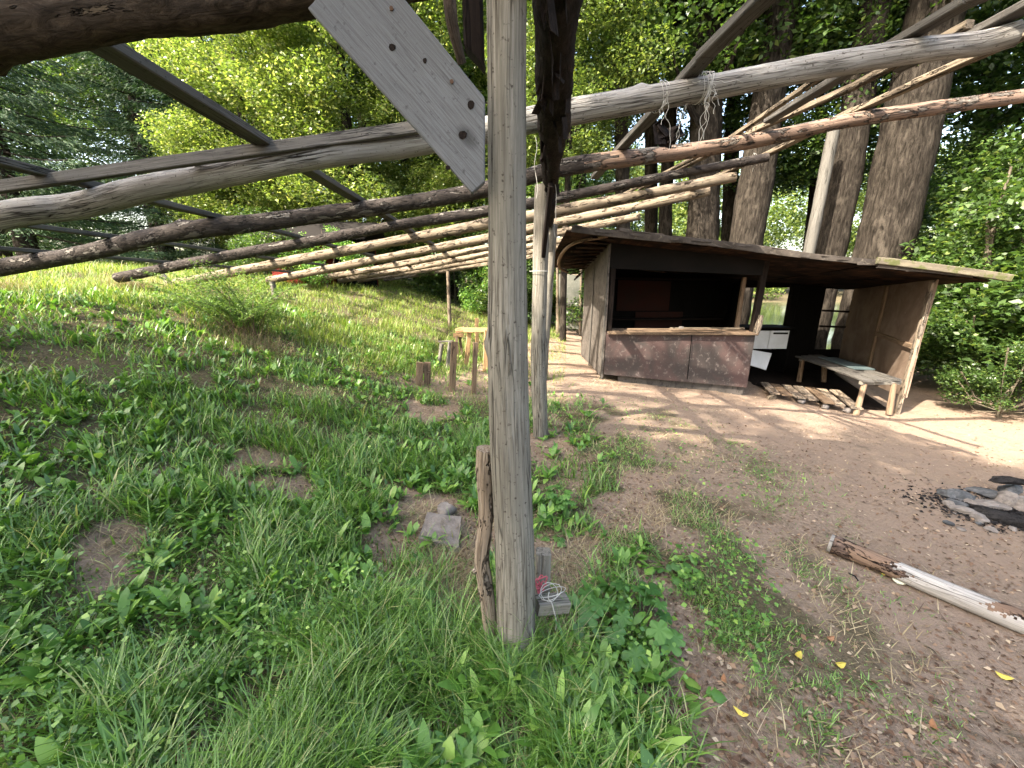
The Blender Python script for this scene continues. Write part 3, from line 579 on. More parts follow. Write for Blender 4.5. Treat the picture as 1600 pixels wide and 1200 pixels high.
# roof: underside boards, felt sheets, front edge boards, mossy end
rf = MB()
xs = [.78, 1.6, 2.4, 3.2, 4.0, 4.7, 5.4, 6.1]; skw = lambda x: max(0, x-3.6)*.52
def yf(x): return float(np.interp(x, [.8, 3.35, 4.63, 6.2, 7.2], [5.86, 5.58, 5.36, 5.02, 4.9]))
for a_, b_ in zip(xs[:-1], xs[1:]):
    rf.quadpanel((a_, yf(a_)+.03, roof_z(a_, yf(a_))+.01), (b_+.0, yf(b_)+.03, roof_z(b_, yf(b_))+.01), (b_+skw(b_), 8.75, roof_z(b_+skw(b_), 8.75)+.01), (a_+skw(a_), 8.75, roof_z(a_+skw(a_), 8.75)+.01), .02, 5, 14, .004)
roof = spart('roof', rf, 'under', 'sagging roof, pinkish boards seen from below at its left end')
rs = random.Random(2)
mb = MB()
for k, (a_, b_) in enumerate(((.86, 2.1), (2.0, 3.3), (3.22, 4.75), (4.6, 6.12))):
    z0 = roof_z(a_, yf(a_))+.062+.012*(k % 2); z1 = roof_z(b_, yf(b_))+.05+.012*((k+1) % 2)
    mb.quadpanel((a_, yf(a_)-.05, z0), (b_, yf(b_)-.05, z1), (b_+skw(b_), 8.7, roof_z(b_+skw(b_), 8.7)+.07), (a_+skw(a_), 8.7, roof_z(a_+skw(a_), 8.7)+.07), .014, 14, 16, .012)
spart('roofing', mb, 'roof_felt', None, roof)
mb = MB()
for k, (a_, b_) in enumerate(((.84, 2.25), (2.2, 3.5), (3.45, 4.8), (4.78, 5.8))):
    z = lambda x: roof_z(x, yf(x))+.02
    mb.board((a_, yf(a_)-.06-.012*(k % 2), z(a_)), (b_, yf(b_)-.06-.012*(k % 2), z(b_)+.01*(k % 3)), .07+.015*rs.random(), .022, (0, 0, 1), warp=.01)
spart('edge_board', mb, 'roof_felt', None, roof)
mb = MB(); mb.board((4.75, yf(4.75)-.09, roof_z(4.7, 5.3)+.065), (6.16, 4.93, roof_z(6.2, 5)+.04), .085, .05, (0, 0, 1), warp=.008); mb.board((4.95, yf(4.9)+.1, roof_z(4.9, 5.3)+.11), (6.12, 5.15, roof_z(6.2, 5)+.095), .22, .02, (0, 1, 0), warp=.008); spart('edge_board', mb, 'mossy', 'thick mossy board along the right end of the roof edge', roof)
rs = random.Random(8)
for k in range(26):
    x = .9+k*.2+rs.uniform(-.06, .06)
    if x > 6.0: break
    mb = MB(); y = yf(x)-.085; z = roof_z(x, y)+rs.uniform(-.01, .06); L_ = rs.uniform(.08, .34); mb.board((x, y, z), (x+L_, y-rs.uniform(0, .03), z-L_*.12+rs.uniform(-.015, .015)), rs.uniform(.015, .05), .005, (0, .3, 1), .05, .012); spart('torn_felt', mb, 'roof_felt', None, roof)
# loose left-hand overhang: curled boards seen from below
mb = MB()
for k in range(13):
    t = k/12; y0 = 5.95+t*2.7; w_ = .42*math.sin(math.pi*min(1, t*1.02+.08))**.6
    mb.board((1.48, y0, roof_z(1.4, y0)-.03-.10*t), (1.48-w_-.12, y0+.05, roof_z(1, y0)-.05-.22*t), .16, .018, (0, 1, 0), warp=.006)
spart('overhang', mb, 'under', None, roof)
mb = MB(); mb.tube([(1.35, 5.8, 2.16), (.98, 6.4, 2.12), (.86, 7.1, 1.98), (.93, 7.9, 1.82), (1.2, 8.6, 1.74)], [.03, .028, .025], 10, .05, .08); spart('hoop', mb, 'oldplank', None, roof)
# loose planks on the counter
for k, (x0, x1, yy, mt, lb) in enumerate(((1.8, 3.2, 6.02, 'oldplank', 'thin brown plank lying along the front of the serving counter'), (2.5, 3.6, 6.13, 'tan_pole', 'paler plank lying behind the brown one on the counter'))):
    mb = MB((x0, yy, .79)); mb.board((x0, yy-.03*k, .812+.012*k), (x1, yy-.12, .822+.012*k), .07, .02, (0, 1, 0)); tag(mb.build('plank', M[mt]), lb, 'plank', 'loose planks on the counter')
mb = MB((2.62, 6.0, .83)); mb.rock((2.62, 5.98, .84), .045, 77, 2, (1.3, .8, .6)); tag(mb.build('stone', M['stone']), 'small grey lump lying on the serving counter', 'stone')
# white cupboard with its fallen door
cb = empty('cupboard', (5.1, 7.9, -.3)); tag(cb, 'low white kitchen cupboard under a black worktop at the back of the shed', 'cupboard')
def cpart(name, mb, mat, parent=None, lab=None, org=None):
    o_ = Vector(org or cb.location); mb.v = [tuple(Vector(v)-o_) for v in mb.v]; q = mb.build(name, M[mat], parent or cb)
    if lab: q['label'] = lab
    return q
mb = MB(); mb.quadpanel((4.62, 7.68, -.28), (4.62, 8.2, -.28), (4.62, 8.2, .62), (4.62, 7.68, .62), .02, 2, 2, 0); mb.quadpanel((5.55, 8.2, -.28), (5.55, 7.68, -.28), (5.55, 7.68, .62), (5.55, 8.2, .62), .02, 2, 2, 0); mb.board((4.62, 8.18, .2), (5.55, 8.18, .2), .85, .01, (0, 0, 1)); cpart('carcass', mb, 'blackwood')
for (a_, b_) in ((4.74, 5.115), (5.125, 5.50)):
    mb = MB(); mb.quadpanel((a_, 7.64, .24), (b_, 7.64, .24), (b_, 7.64, .60), (a_, 7.64, .60), .02, 3, 3, 0); dr_ = cpart('door', mb, 'white_lam')
    if a_ > 5: mb = MB(); mb.board((a_+.05, 7.615, .555), (b_-.05, 7.615, .555), .035, .02); cpart('handle', mb, 'black_plastic', dr_)
mb = MB(); mb.board((4.3, 7.92, .65), (5.62, 7.92, .65), .6, .03, (0, 1, 0)); cpart('worktop', mb, 'blackwood')
b = Vector((4.9, 7.3, -.2)); mb = MB(b); A_ = at(1171, 570, 7.25); B_ = at(1197, 578, 7.25); C2 = at(1206, 552, 7.4); D_ = at(1172, 546, 7.4); mb.quadpanel(A_, B_, C2, D_, .02, 3, 3, 0)
tag(mb.build('loose_panel', M['white_lam']), 'loose white panel leaning crookedly below the white cupboard', 'panel')
# bench
bn = empty('bench', (5.6, 6.4, gz(5.6, 6.4))); BN = Vector(bn.location); tag(bn, 'rough plank bench with log legs along the end wall of the shed', 'bench')
def bpart(name, mb, mat): mb.v = [tuple(Vector(v)-BN) for v in mb.v]; return mb.build(name, M[mat], bn)
mb = MB(); p = Vector((5.14, 5.36, .14)); q = Vector((5.56, 7.35, .14))
for k in range(4): o_ = Vector((.145*k, .03*k, .006*(k % 2))); mb.board(p+o_-Vector((0, .04*(k % 2), 0)), q+o_, .138, .03, (1, 0, 0), warp=.006)
bpart('seat', mb, 'batten')
for a_, b_ in (((5.08, 5.42, .10), (5.68, 5.46, .10)), ((5.48, 7.2, .10), (6.0, 7.22, .10))): mb = MB(); mb.board(a_, b_, .05, .06, (0, 0, 1)); bpart('bearer', mb, 'post_wood')
for a_, b_ in (((5.14, 5.43, .09), (4.98, 5.28, -.36)), ((5.58, 5.44, .09), (5.54, 5.36, -.36)), ((5.53, 7.2, .09), (5.50, 7.15, -.32)), ((5.95, 7.2, .09), (5.98, 7.15, -.32))):
    mb = MB(); mb.tube([b_, ((a_[0]+b_[0])/2, (a_[1]+b_[1])/2, (a_[2]+b_[2])/2), a_], [.042, .038], 12, .05, .07); bpart('leg', mb, 'oldplank')
mb = MB((5.75, 6.6, .17)); mb.board((5.62, 6.0, .185), (5.82, 7.0, .185), .3, .02, (1, 0, 0)); tag(mb.build('board', M['blue_board']), 'dull blue green board lying on the bench by the end wall', 'board')
# step of short boards at the entrance
st = empty('step', (4.6, 5.7, gz(4.6, 5.7))); ST = Vector(st.location); tag(st, 'low step of loose boards on stones in front of the open bay', 'step')
for k in range(7):
    t = k/6; x = 4.12+.86*t; y = 5.80-.50*t; mb = MB(); mb.board((x, y+.04*math.sin(k*3), gz(x, y)+.10), (x+.45, y+.95, -.24), .135, .025, (1, 0, 0), warp=.006)
    mb.v = [tuple(Vector(v)-ST) for v in mb.v]; mb.build('slat', M['oldplank'] if k % 3 == 1 else M['stake'], st)
for k, (x, y) in enumerate(((4.12, 5.84), (4.45, 5.66), (4.7, 5.5), (4.92, 5.38))):
    mb = MB(G(x, y)); mb.rock(G(x, y, .03), .09 if k else .11, 60+k, 2, (1, .6, .62), .4); tag(mb.build('stone', M['stone'] if k else M['tan_pole']), ['pale sawn stump propping the left end of the entrance step', 'stone under the step boards next to the stump', 'middle stone under the step boards', 'stone under the right end of the step boards'][k], 'stone' if k else 'stump')
# screen of torn cloth left of the shed
sc_b = at_ground(872, 522); sc = empty('cloth_screen', sc_b); tag(sc, 'torn pale mesh cloth stretched between two thin posts left of the shed', 'screen'); Ys = sc_b.y
def scp(name, mb, mat): mb.v = [tuple(Vector(v)-sc_b) for v in mb.v]; return mb.build(name, M[mat], sc)
mb = MB(); mb.tube([sc_b-Vector((0, 0, .1)), at(871, 412, Ys)], [.06, .045], 10, .1, .05); scp('post', mb, 'tan_pole')
mb = MB(); mb.tube([at(906, 524, Ys), at(908, 420, Ys)], [.05, .04], 10, .1, .05); scp('post', mb, 'tan_pole')
for yy in (480, 430): mb = MB(); mb.tube([at(871, yy, Ys), at(908, yy, Ys)], [.03, .03], 8, .1, .05); scp('rail', mb, 'tan_pole')
mb = MB(); mb.quadpanel(at(873, 512, Ys), at(906, 514, Ys), at(908, 430, Ys), at(873, 428, Ys), .006, 14, 14, .03); scp('cloth', mb, 'shade_cloth')
# ------------------------------------------------------------------ unfinished stools and planks on the sunny patch
def plank_at(px, py, py2, px2, wd, th, mat, label, cat='plank', grp=None, rz=.2):
    b = at_ground(px, py); t_ = at(px2, py2, b.y); mb = MB(b); mb.board(b-Vector((0, 0, .08)), t_, wd, th, (math.cos(rz), math.sin(rz), 0)); return tag(mb.build(cat+'_upright' if cat == 'plank' else cat, M[mat]), label, cat, grp)
plank_at(706, 612, 534, 710, .085, .05, 'oldplank', 'upright brown plank in the ground, left of the narrower one')
plank_at(739, 616, 535, 743, .062, .05, 'oldplank', 'upright narrow reddish plank nearest the middle post')
def stool(px, py, name, label, legs, top, mat, topmat, cat):
    b = at_ground(px, py); t = empty(name, b); tag(t, label, cat)
    for (x0, y0, x1, y1, r) in legs:
        p = at_ground(x0, y0); q = at(x1, y1, p.y); mb = MB()
        if r > 0: mb.tube([p-Vector((0, 0, .05)), (p+q)/2, q], [r, r*.95], 10, .06, .06)
        else: mb.board(p-Vector((0, 0, .05)), q, -r*2, -r*1.3, (1, .2, 0))
        mb.v = [tuple(Vector(v)-b) for v in mb.v]; mb.build('leg', M[mat], t)
    for (x0, y0, x1, y1, dy, wd, th) in top:
        p = at(x0, y0, b.y+dy); q = at(x1, y1, b.y+dy); mb = MB(); mb.board(p, q, wd, th, (0, .15, 1)); mb.v = [tuple(Vector(v)-b) for v in mb.v]; mb.build('rail', M[topmat], t)
stool(661, 603, 'low_stool', 'low dark stool of two thick stubs, leftmost on the bare patch', [(654, 602, 656, 566, -.045), (667, 601, 668, 566, -.045)], [(651, 576, 672, 576, .06, .14, .05)], 'oldplank', 'oldplank', 'stool')
stool(694, 572, 'log_stool', 'stool on two leaning round log legs behind the brown plank', [(686, 570, 690, 537, .035), (699, 577, 703, 534, .035)], [(686, 534, 708, 533, .08, .03, .16)], 'post_wood', 'post_wood', 'stool')
stool(718, 560, 'small_stool', 'small reddish stool with splayed legs behind the two upright planks', [(715, 560, 713, 526, -.025), (722, 558, 718, 526, -.025)], [(709, 524, 724, 523, .05, .08, .12)], 'oldplank', 'freshwood', 'stool')
stool(744, 574, 'table_frame', 'unfinished yellow timber table frame half hidden by the middle post', [(728, 572, 734, 516, -.04), (758, 580, 760, 516, -.04), (745, 553, 745, 497, -.035)], [(724, 516, 800, 516, .0, .085, .04), (712, 518, 726, 514, .25, .085, .04)], 'freshwood', 'freshwood', 'table')
# ------------------------------------------------------------------ fallen log and fire place
p = at_ground(1300, 862); q = at_ground(1470, 938); s_ = at_ground(1720, 1040)
mb = MB(p); mb.tube([p+Vector((-.01, 0, .055)), p*.5+q*.5+Vector((0, .02, .05)), q+Vector((0, .02, .05)), s_+Vector((0, .0, .055)), s_+(s_-q)*.6+Vector((0, 0, .05))], [.055, .049, .05, .058, .06], 56, .009, .012, knots=0)
lg = mb.build('fallen_log', M['peeled_log']); tag(lg, 'peeled pale log with brown bark patches lying on bare soil at right', 'log'); lg.data.materials.append(M['log_bark'])
for f in lg.data.polygons:
    c = f.center; t_ = c.length+.03*math.sin(c.z*70+c.y*45)+.018*math.sin(c.z*190+c.y*160)+.008*math.sin(c.x*300)
    if t_ < .30 or (.62 < t_ < .80 and c.z > .03+.02*math.sin(t_*30)) or 1.25 < t_ < 1.36: f.material_index = 1
mb = MB(); T_ = (q-p).normalized(); c = p+Vector((-.012, 0, .055)); mb.tube([c-T_*.012, c+T_*.004], [.054, .056], 24, .01, .04); mb.v = [tuple(Vector(v)-p) for v in mb.v]; mb.build('cut_end', M['grey_pole'], lg)
fire = [(1497, 778, .13, 'stone_dark', (1, .7, .4), 'flat grey stone at the left edge of the fireplace'), (1478, 776, .09, 'stone_dark', (1, .7, .5), 'small bluish stone at the far left corner of the fireplace'),
 (1492, 790, .10, 'stone_dark', (1, .6, .4), 'sooty stone between the flat grey stone and the pink ones'), (1506, 800, .12, 'stone', (1, .6, .28), 'long pinkish flat stone on the near left rim of the fireplace'),
 (1529, 811, .09, 'stone', (1, .7, .4), 'small pinkish stone right of the long flat one'), (1518, 790, .09, 'stone', (1, .7, .4), 'pinkish stone inside the near left rim'),
 (1545, 777, .19, 'stone_dark', (1, .4, .35), 'largest dark slab along the far rim of the fireplace'), (1578, 772, .15, 'stone_dark', (1, .5, .5), 'dark stone at the far right of the slab'),
 (1570, 789, .12, 'stone', (1, .8, .8), 'pale rounded stone in front of the dark slab'), (1603, 799, .17, 'stone', (1, .8, .6), 'big pink brown boulder at the right edge of the photo'), (1545, 795, .14, 'stone', (1, .6, .35), 'reddish flat stone in the middle of the fireplace'),
 (1480, 789, .055, 'stone', (1, .7, .6), 'tiny pale stone on the near left of the fireplace'), (1640, 782, .2, 'stone', (1, .7, .6), None)]
for k, (px, py, r, mt, sq, lb) in enumerate(fire):
    if not lb: continue
    b = at_ground(px, py); mb = MB(b); mb.rock(b+Vector((0, 0, r*sq[2]*.35)), r, 100+k*7, 3, sq, .3+k*.9); tag(mb.build('stone', M[mt]), lb, 'stone')
for k, (px, py, r, sq, rz, dz, lb) in enumerate(((1572, 818, .24, (1, .22, .26), -.62, .03, 'long black charred log in front of the fireplace stones'), (1530, 800, .13, (1, .2, .2), -.7, .03, 'short charred stick touching the pinkish flat stones'), (1566, 772, .16, (1, .3, .25), -.15, .13, 'charred lump lying over the dark slab'))):
    b = at_ground(px, py); mb = MB(b); mb.rock(b+Vector((0, 0, dz)), r, 500+k*3, 4, sq, rz); tag(mb.build('charred_log', M['charred']), lb, 'log')
c_ = at_ground(1560, 803); rng = np.random.default_rng(90); n = 2600; ax = c_.x+rng.normal(size=n)*.26; ay = c_.y+rng.normal(size=n)*.14; P = np.stack([ax, ay, terrain(ax, ay)+.006+.02*np.exp(-((ax-c_.x)**2+(ay-c_.y)**2)/.05)], 1)
ASH = (P, rng)
rs = random.Random(6)
for k in range(9):
    b = at_ground(1475+k*15+rs.randint(-6, 6), 800+k*4+rs.randint(-16, 22)); mb = MB(b); r = rs.uniform(.02, .045); mb.rock(b+Vector((0, 0, r*.2)), r, 700+k, 2, (1, .8, .5), k); tag(mb.build('pebble', M['stone'] if k % 3 else M['stone_dark']), 'small broken stone lying at the near edge of the fireplace', 'pebble', 'small broken stones by the fireplace')
# ------------------------------------------------------------------ far small hut and rack
hb = Vector((-6.9, 12.2, gz(-6.9, 12.2))); hut = empty('hut', hb); tag(hut, 'small red hut with a dark open front and dark roof beyond the rafters', 'hut')
def hp(name, mb, mat): mb.v = [tuple(Vector(v)-hb) for v in mb.v]; return mb.build(name, M[mat], hut)
z0 = hb.z; x0, x1 = -7.3, -4.7
mb = MB(); mb.quadpanel((x0, 12.2, z0-.2), (x0+.95, 12.2, z0-.2), (x0+.95, 12.2, z0+1.35), (x0, 12.2, z0+1.35), .04, 6, 4, .01); mb.quadpanel((x0, 14.0, z0-.2), (x0, 12.2, z0-.2), (x0, 12.2, z0+1.35), (x0, 14.0, z0+1.35), .04, 6, 4, .01); mb.quadpanel((x1, 14.0, z0-.6), (x0, 14.0, z0-.2), (x0, 14.0, z0+1.35), (x1, 14.0, z0+1.35), .04, 6, 4, .01); hp('wall', mb, 'red_hut')
mb = MB(); mb.quadpanel((x1, 13.9, z0-.6), (x0+1.2, 13.9, z0-.2), (x0+1.2, 13.9, z0+1.35), (x1, 13.9, z0+1.35), .04, 6, 4, .01); hp('back_wall', mb, 'blackwood')  # black sheet before the red wall, standing in for the shaded interior
for x in (x0+1.2, (x0+1.2+x1)/2, x1): mb = MB(); mb.board((x, 12.2, gz(x, 12.2)-.1), (x, 12.2, z0+1.35), .1, .1); hp('post', mb, 'darkwood')
mb = MB(); mb.quadpanel((x0-.4, 11.9, z0+1.3), (x1+.4, 11.9, z0+1.3), (x1+.4, 13.1, z0+1.85), (x0-.4, 13.1, z0+1.85), .06, 8, 4, .02); mb.quadpanel((x0-.4, 13.16, z0+1.85), (x1+.4, 13.16, z0+1.85), (x1+.4, 14.4, z0+1.3), (x0-.4, 14.4, z0+1.3), .06, 8, 4, .02); hp('roof', mb, 'roof_black')
rb = at_ground(632, 449); rk = empty('rack', rb); tag(rk, 'small weathered table rack standing on the slope before the dark woods', 'rack')
for dx in (-.35, .35): mb = MB(); mb.board(rb+Vector((dx, 0, -.1)), rb+Vector((dx, 0, .45)), .06, .06); mb.v = [tuple(Vector(v)-rb) for v in mb.v]; mb.build('leg', M['grey_pole'], rk)
mb = MB(); mb.board(rb+Vector((-.5, 0, .42)), rb+Vector((.5, 0, .42)), .3, .03, (0, 1, 0)); mb.v = [tuple(Vector(v)-rb) for v in mb.v]; mb.build('top', M['grey_pole'], rk)
# ------------------------------------------------------------------ foliage
def leaves(P, size, rng, horiz=.5, jit=.3, aspect=.55):
    n = len(P); A = rng.normal(size=(n, 3)); A[:, 2] *= (1-horiz); A /= np.linalg.norm(A, axis=1)[:, None]
    N = rng.normal(size=(n, 3)); N[:, 2] += horiz*2.5; B = np.cross(N, A); B /= np.linalg.norm(B, axis=1)[:, None]
    Nn = np.cross(A, B); s = (size*(1+jit*rng.uniform(-1, 1, n)))[:, None]
    v0 = P-A*s*.5; v2 = P+A*s*.5-Nn*s*.08; m = P-A*s*.06; v1 = m+B*s*aspect*.5+Nn*s*.12; v3 = m-B*s*aspect*.5+Nn*s*.12
    V = np.stack([v0, v1, v2, v3], 1).reshape(-1, 3); F = np.arange(n*4).reshape(-1, 4); return V, F
def clump_points(centres, radii, n, rng, shell=.45):
    w_ = np.array(radii)**2.2; w_ /= w_.sum(); k = rng.choice(len(centres), n, p=w_)
    d = rng.normal(size=(n, 3)); d /= np.linalg.norm(d, axis=1)[:, None]; rr = rng.uniform(0, 1, n)**shell
    rad = np.array(radii)[k]; P = np.array(centres)[k]+d*(rr*rad)[:, None]*np.array([1, 1, .62])
    # drop leaves by a 3D-ish noise so that the clumps open up
    nz = vnoise(P[:, 0]*2.3+P[:, 2]*1.7, P[:, 1]*2.3-P[:, 2]*1.1, 5); return P[nz > .36]
def crown_mesh(name, rx, ry, z0, z1, nclump, rc, nleaf, size, mat, seed, hollow=.5, horiz=.5, off=(0, 0)):
    rng = np.random.default_rng(seed); c = []; r = []
    while len(c) < nclump:
        p = rng.uniform(-1, 1, 3); d = math.sqrt(p[0]**2+p[1]**2+p[2]**2)
        if d > 1 or d < hollow*rng.uniform(0, 1): continue
        c.append((p[0]*rx+off[0], p[1]*ry+off[1], (z0+z1)/2+p[2]*(z1-z0)/2)); r.append(rc*rng.uniform(.6, 1.3))
    P = clump_points(c, r, nleaf, rng); V, F = leaves(P, size, rng, horiz); me = np_mesh(name, V, F); me.materials.append(M[mat]); return me, c
CR = {}
CR['high1'] = crown_mesh('crown_a', 4.2, 4.2, 4.5, 15, 75, 1.05, 38000, .15, 'leaf_dark', 21)
CR['high2'] = crown_mesh('crown_b', 3.6, 3.6, 3.2, 13, 65, .95, 33000, .14, 'leaf_dark', 22)
CR['full'] = crown_mesh('crown_c', 3.4, 3.2, .6, 11, 110, .95, 170000, .085, 'leaf_bright', 23, .6)
CR['low'] = crown_mesh('crown_d', 2.6, 2.4, .0, 6.5, 60, .85, 45000, .10, 'leaf_dark', 24)
CR['shrub'] = crown_mesh('crown_e', 1.1, 1.0, .05, 2.3, 34, .42, 13000, .075, 'leaf_dark', 25)
CR['shrub_b'] = crown_mesh('crown_f', 1.1, 1.0, .0, 1.5, 28, .36, 10000, .06, 'weed', 26)
CR['low_b'] = crown_mesh('crown_g', 2.6, 2.4, .0, 6.5, 60, .85, 45000, .10, 'leaf_far', 27)
CR['bough'] = crown_mesh('crown_h', 1.5, 1.3, -1.1, 1.1, 16, .5, 7000, .10, 'leaf_dark', 28)
def tree(name, loc, crown, label, cat='tree', rad=.3, ht=12, lean=(0, 0), sc=1.0, rz=0, trunkmat='trunk', grp=None, limbs=9, cz=0, segs=14, mat=None):
    loc = Vector(loc); t = empty(name, loc); tag(t, label, cat, grp); rs = random.Random(sum(map(ord, name)) % 97+int(abs(loc.x*31+loc.y*17)))
    top = Vector((lean[0], lean[1], ht)); mb = MB()
    mb.tube([(0, 0, -.3), (lean[0]*.02, 0, .15), top*.25+Vector((rs.uniform(-.1, .1), 0, 0)), top*.5, top*.75+Vector((rs.uniform(-.2, .2), 0, 0)), top], [rad*1.18, rad*1.05, rad*.95, rad*.8, rad*.6, rad*.2], segs, .25 if rad < .2 else .15, .03)
    me, cs = CR[crown]
    ca, sa = math.cos(rz), math.sin(rz); rs.shuffle(cl := list(cs))
    for c in cl[:limbs]:
        e = Vector(((c[0]*ca-c[1]*sa)*sc, (c[0]*sa+c[1]*ca)*sc, c[2]*sc+cz)); k = max(.12, min(.9, (e.z-1.2-.3*math.hypot(e.x, e.y))/ht)); s0 = top*k; e = e+Vector((lean[0], lean[1], 0))*min(1, e.z/ht)
        mb.tube([s0, s0*.55+e*.45+Vector((0, 0, -.15)), e], [rad*.28, rad*.16, .012], 7, .3, .1)
    mb.build('trunk', M[trunkmat], t); cr = link('crown', me, None, t); cr.rotation_euler = (0, 0, rz); cr.scale = (sc, sc, sc); cr.location = (lean[0]*.5, lean[1]*.5, cz)
    if mat: cr.material_slots[0].link = 'OBJECT'; cr.material_slots[0].material = M[mat]
    return t
def trunk_from_px(x0, y0, x1, y1, Y, wpx, crown, label, ht=14, **k):
    a_ = at(x0, y0, Y); b_ = at(x1, y1, Y); d = (b_-a_)/(b_.z-a_.z); gz0 = min(gz(a_.x, Y), 0); base = a_+d*(gz0-a_.z)
    if Y > 9 : base.z = max(gz(base.x, base.y), POND_Z)
    k.setdefault('limbs', 7); k['cz'] = 3.2 if crown != 'low' else 4; return tree('broadleaf_tree', base, crown, label, rad=wpx/601*Y*.5*.97, ht=ht+2, lean=(d.x*ht, 0), **k)
GR = 'tall trees behind the shed'
trunk_from_px(1375, 400, 1462, 0, 9.0, 72, 'high1', 'thickest leaning trunk behind the right end of the shed roof', rz=.4, grp=GR, limbs=9)
trunk_from_px(1290, 400, 1365, 0, 9.6, 42, 'high2', 'dark trunk between the pale stem and the thickest trunk', rz=1.9, grp=GR)
trunk_from_px(1160, 385, 1225, 0, 10.2, 48, 'high1', 'tall trunk leaning right above the middle of the shed roof', rz=2.8, grp=GR, limbs=12)
trunk_from_px(1090, 370, 1100, 0, 11.0, 46, 'high2', 'stout upright trunk with sunlit flecks above the shed counter', rz=4.1, grp=GR, limbs=9)
trunk_from_px(1038, 365, 1044, 0, 12.5, 20, 'high1', 'slim trunk left of the stout upright trunk', rz=5.3, grp=GR)
trunk_from_px(972, 350, 960, 0, 12.0, 22, 'high2', 'slim trunk with a sunlit patch above the left end of the shed roof', rz=.9, grp=GR)
trunk_from_px(1010, 350, 1008, 0, 15.0, 20, 'high1', 'dark slim trunk farther back between the two slim ones', rz=3.3, grp=GR)
trunk_from_px(1130, 380, 1140, 0, 14.0, 22, 'high2', 'dark farther trunk just right of the stout upright trunk', rz=3.9, grp=GR)
trunk_from_px(1252, 400, 1280, 60, 11.5, 14, 'low', 'thin dark stem left of the pale leaning stem', rz=1.2, grp=GR, ht=9)
a_ = at(1262, 405, 9.2); b_ = at(1302, 205, 9.2); d = (b_-a_).normalized(); base = a_-d*(a_.z+.3)/d.z; mb = MB(base); mb.tube([base, a_, (a_+b_)/2, b_], [.13, .12, .115, .11], 14, .1, .04, knots=3); tag(mb.build('dead_stem', M['trunk_pale']), 'broken pale grey stem leaning against the dark trunk behind the roof', 'dead tree')
# the forest round about
rs = random.Random(12); FG = 'forest trees around the clearing'
spots = [(-1.5, 17.5, 'high1', 'dark tree rising behind the middle of the meadow slope'), (1.2, 15.5, 'low', 'low dense tree in the gap left of the shed'), (3.0, 18.5, 'high2', 'slender tree far behind the left end of the shed'),
 (-4.5, 20, 'low', 'broad dark tree behind the hut clearing'), (.5, 21, 'high1', 'tall dark tree deep in the woods behind the posts'), (12.2, 8.8, 'low', 'leafy tree right of the shed beyond the mossy roof end'), (11.8, 5.4, 'low', 'leafy tree overhanging at the right edge'),
 (12.5, 9.5, 'high1', 'tall tree farther right behind the bushes'), (13.5, 6.0, 'low', 'dense tree at the far right edge behind the others'), (14, 13, 'high2', 'tree on the pond bank at right'), (-11.5, 17.5, 'low_b', 'paler bushy tree left of the red hut'),
 (-7.5, 22, 'high2', 'tall tree rising above the hut'), (-19, 22, 'high2', 'tall dark tree behind the spruces'), (-13, 24, 'high1', 'tall tree in the far left background')]
for x, y, cr, lb in spots: tree('broadleaf_tree', (x, y, max(gz(x, y), POND_Z-.1)), cr, lb, rad=.16 if 'low' in cr else .26, ht=6 if 'low' in cr else 14, rz=rs.random()*6, sc=rs.uniform(.95, 1.2), grp=FG, limbs=8)
# the big sunlit tree of the left half
tree('sunlit_tree', (-5.9, 15.6, gz(-5.9, 15.6)), 'full', 'large bright green sunlit tree filling the left background', rad=.2, ht=12, sc=1.28, rz=.3, limbs=18)
tree('sunlit_tree', (-9.8, 15.9, gz(-9.8, 15.9)), 'full', 'yellow green sunlit tree next to the spruces', rad=.16, ht=10, sc=1.05, rz=2.2, limbs=14)
tree('sunlit_tree', (-2.4, 16.4, gz(-2.4, 16.4)), 'full', 'bright green tree just left of the middle post', rad=.16, ht=11, sc=1.05, rz=4.0, limbs=14, cz=1.0)
# far side of the pond: one mass of woods
rng = np.random.default_rng(77); n = 420; cx = rng.uniform(-12, 75, n); cy = rng.uniform(45, 56, n); cz = rng.uniform(-.3, 17, n); rr = rng.uniform(1.5, 3.0, n)
P = clump_points(np.stack([cx, cy, cz], 1), rr, 300000, rng, .5); Vv, Ff = leaves(P, .36, rng, .4); me = np_mesh('far_woods', Vv, Ff); o = link('far_woods', me, M['leaf_far']); o['kind'] = 'stuff'; o['label'] = 'sunny woods along the far bank of the pond'
# forest depth behind the left meadow and right bushes, as one mass
cx = np.concatenate([rng.uniform(-38, 6, 230), rng.uniform(15, 26, 60)]); cy = np.concatenate([rng.uniform(24, 32, 230), rng.uniform(-2, 14, 60)]); cz = np.concatenate([rng.uniform(0, 19, 230), rng.uniform(0, 13, 60)]); rr = rng.uniform(1.4, 2.6, 290)
P = clump_points(np.stack([cx, cy, cz+.8], 1), rr, 260000, rng, .5); Vv, Ff = leaves(P, .26, rng, .4); me = np_mesh('deep_woods', Vv, Ff); o = link('deep_woods', me, M['leaf_dark']); o['kind'] = 'stuff'; o['label'] = 'dense dark woods closing off the clearing'
